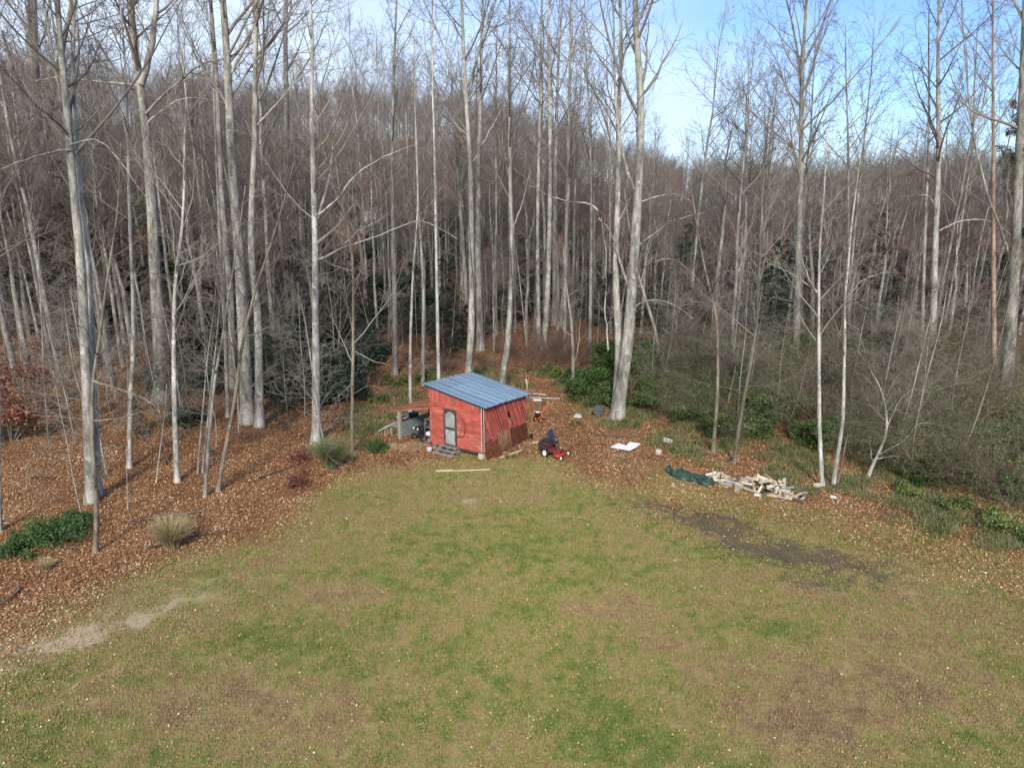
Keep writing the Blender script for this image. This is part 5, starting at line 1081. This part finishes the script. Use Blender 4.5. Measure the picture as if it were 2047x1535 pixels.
LG = [('pale', simple('log_pale', (.56, .50, .41), .85, .1, 0, .35, 2.5, (1, 8, 8), .01)), ('grey', simple('log_grey', (.30, .275, .24), .9, .1, 0, .45, 2.5, (1, 8, 8), .01)), ('dark', simple('log_dark', (.12, .09, .07), .9, .1, 0, .5, 2.5, (1, 8, 8), .01)), ('tan', simple('log_tan', (.46, .34, .21), .85, .1, 0, .35, 2.5, (1, 8, 8), .01))]
ENDM = simple('log_end', (.50, .38, .24), .9, .1, 0, .4, 14)
LM = []
for ci, (cn, cm) in enumerate(LG):
    for s_ in range(3): me = wlog(ci*10+s_); me.materials.append(cm); me.materials.append(ENDM); LM.append((cn, me))
SPOT = [at(1435, 962), at(1480, 968), at(1545, 985), at(1600, 1000)]
cnt = {}
def heap_h(t, off): return .42*math.exp(-((t-.62)/.22)**2)*math.exp(-(off/.5)**2)+.06
path = [at(1418, 957), at(1460, 972), at(1510, 982), at(1550, 990), at(1605, 1002)]
for k in range(128):
    t = min(1, max(0, (k % 43)/43+rnd.uniform(-.02, .02))); lay = k//43
    f = t*4; i = min(int(f), 3); p = path[i].lerp(path[i+1], f-i); hw = .32+.42*math.exp(-((t-.62)/.3)**2)
    off = rnd.uniform(-hw, hw)*(1-.28*lay); d = (path[4]-path[0]).normalized(); nrm = Vector((-d.y, d.x, 0))
    if lay > 0 and heap_h(t, off) < .14 and rnd.random() < .6: off = rnd.choice((-1, 1))*hw*.9; lay = 0
    p = p+nrm*(off+.15)
    wts = [.45, .28, .1, .17] if .3 < t < .85 else ([.15, .45, .25, .15] if t <= .3 else [.2, .2, .45, .15])
    ci = rnd.choices(range(4), wts)[0]; cn, me = LM[ci*3+rnd.randrange(3)]
    o = bpy.data.objects.new('firewood_log', me); COL.objects.link(o)
    zz = .07+(heap_h(t, off)*rnd.uniform(.35, 1.0) if lay else 0)+lay*.05
    o.location = (p.x, p.y, zz); o.rotation_euler = (rnd.uniform(0, 6.28), rnd.uniform(-.55, .55) if lay else rnd.uniform(-.08, .08), rnd.choice((.5, 1.1, 2.2, -.3))+rnd.uniform(-.5, .5))
    where = 'at the thin end by the tarp' if t < .3 else ('in the high middle of the heap' if t < .8 else 'at the far end of the heap')
    part_ = 'lying on other logs' if lay else 'lying on the ground'
    wh = {'pale': 'pale split', 'grey': 'weathered grey', 'dark': 'dark bark-covered', 'tan': 'tan split'}[cn]
    tag(o, f'{wh} firewood log {where}, {part_}', 'log', f'{wh} firewood logs {where}, {part_}')

# ------------------------------------------------------------------ pale house glimpsed through the trunks
hp = at(746, 470); hs_ = empty('cabin', (hp.x, hp.y, hp.z), .15, 'small white cabin glimpsed far off between the trunks', 'house')
prism('wall', [(-1.5, 0), (1.5, 0), (1.5, 2.4), (0, 3.6), (-1.5, 2.4)], FM, .08, WHITEP, hs_); box_part('wall', (.08, 4, 2.4), (-1.46, 2.0, 1.2), WHITEP, hs_); box_part('wall', (.08, 4, 2.4), (1.46, 2.0, 1.2), WHITEP, hs_)
for s_ in (-1, 1): box_part('roof', (2.2, 4.4, .08), (s_*.88, 2.0, 2.97), STEEL, hs_, (0, s_*.675, 0))
box_part('window', (.7, .05, .8), (0, -.12, 1.5), BLACKP, hs_)
# pine against the sky on one side
G = np.random.default_rng(77); n = 10; Hh = 19; P = np.zeros((1, n, 3)); P[0, :, 2] = np.linspace(-.2, Hh, n); P[0, :, 0] = np.cumsum(G.normal(size=n)*.1); rad = np.linspace(.24, .04, n)[None]
a, ra = spawn(P, rad, 34, .42, .98, (65, 95), .22, 6, .10, .08, .4, .06, .3, .6, G); b_, rb = spawn(a, ra, 8, .35, 1, (25, 55), .4, 4, .06, .1, .6, .02, .4, .3, G)
k = 15000; i = G.integers(0, len(b_), k); t = (.3+.7*G.random((k, 1))); p = b_[i, 1]*(1-t)+b_[i, 3]*t+G.normal(size=(k, 3))*.13
pb = at(2012, 560); pn = empty('pine_tree', pb, 0, 'dark tall pine with clumped needles behind the great edge trunk', 'tree')
obj('trunk', quadmesh('trunk', [(*tubes(P, rad, 9), 0)]), BK_DARK, pn); obj('branches', quadmesh('branches', [(*tubes(a, ra, 4), 0), (*tubes(b_, rb, 3), 0)]), BK_DARK, pn)
q = leaf_quads(p, .16*(.6+.8*G.random(k)), 1., None, G); me = fol('needles', q); obj('needles', me, LF_PINE, pn)
print('objects', len(SC.objects), 'tris', sum(len(m_.polygons)*2 for m_ in bpy.data.meshes))
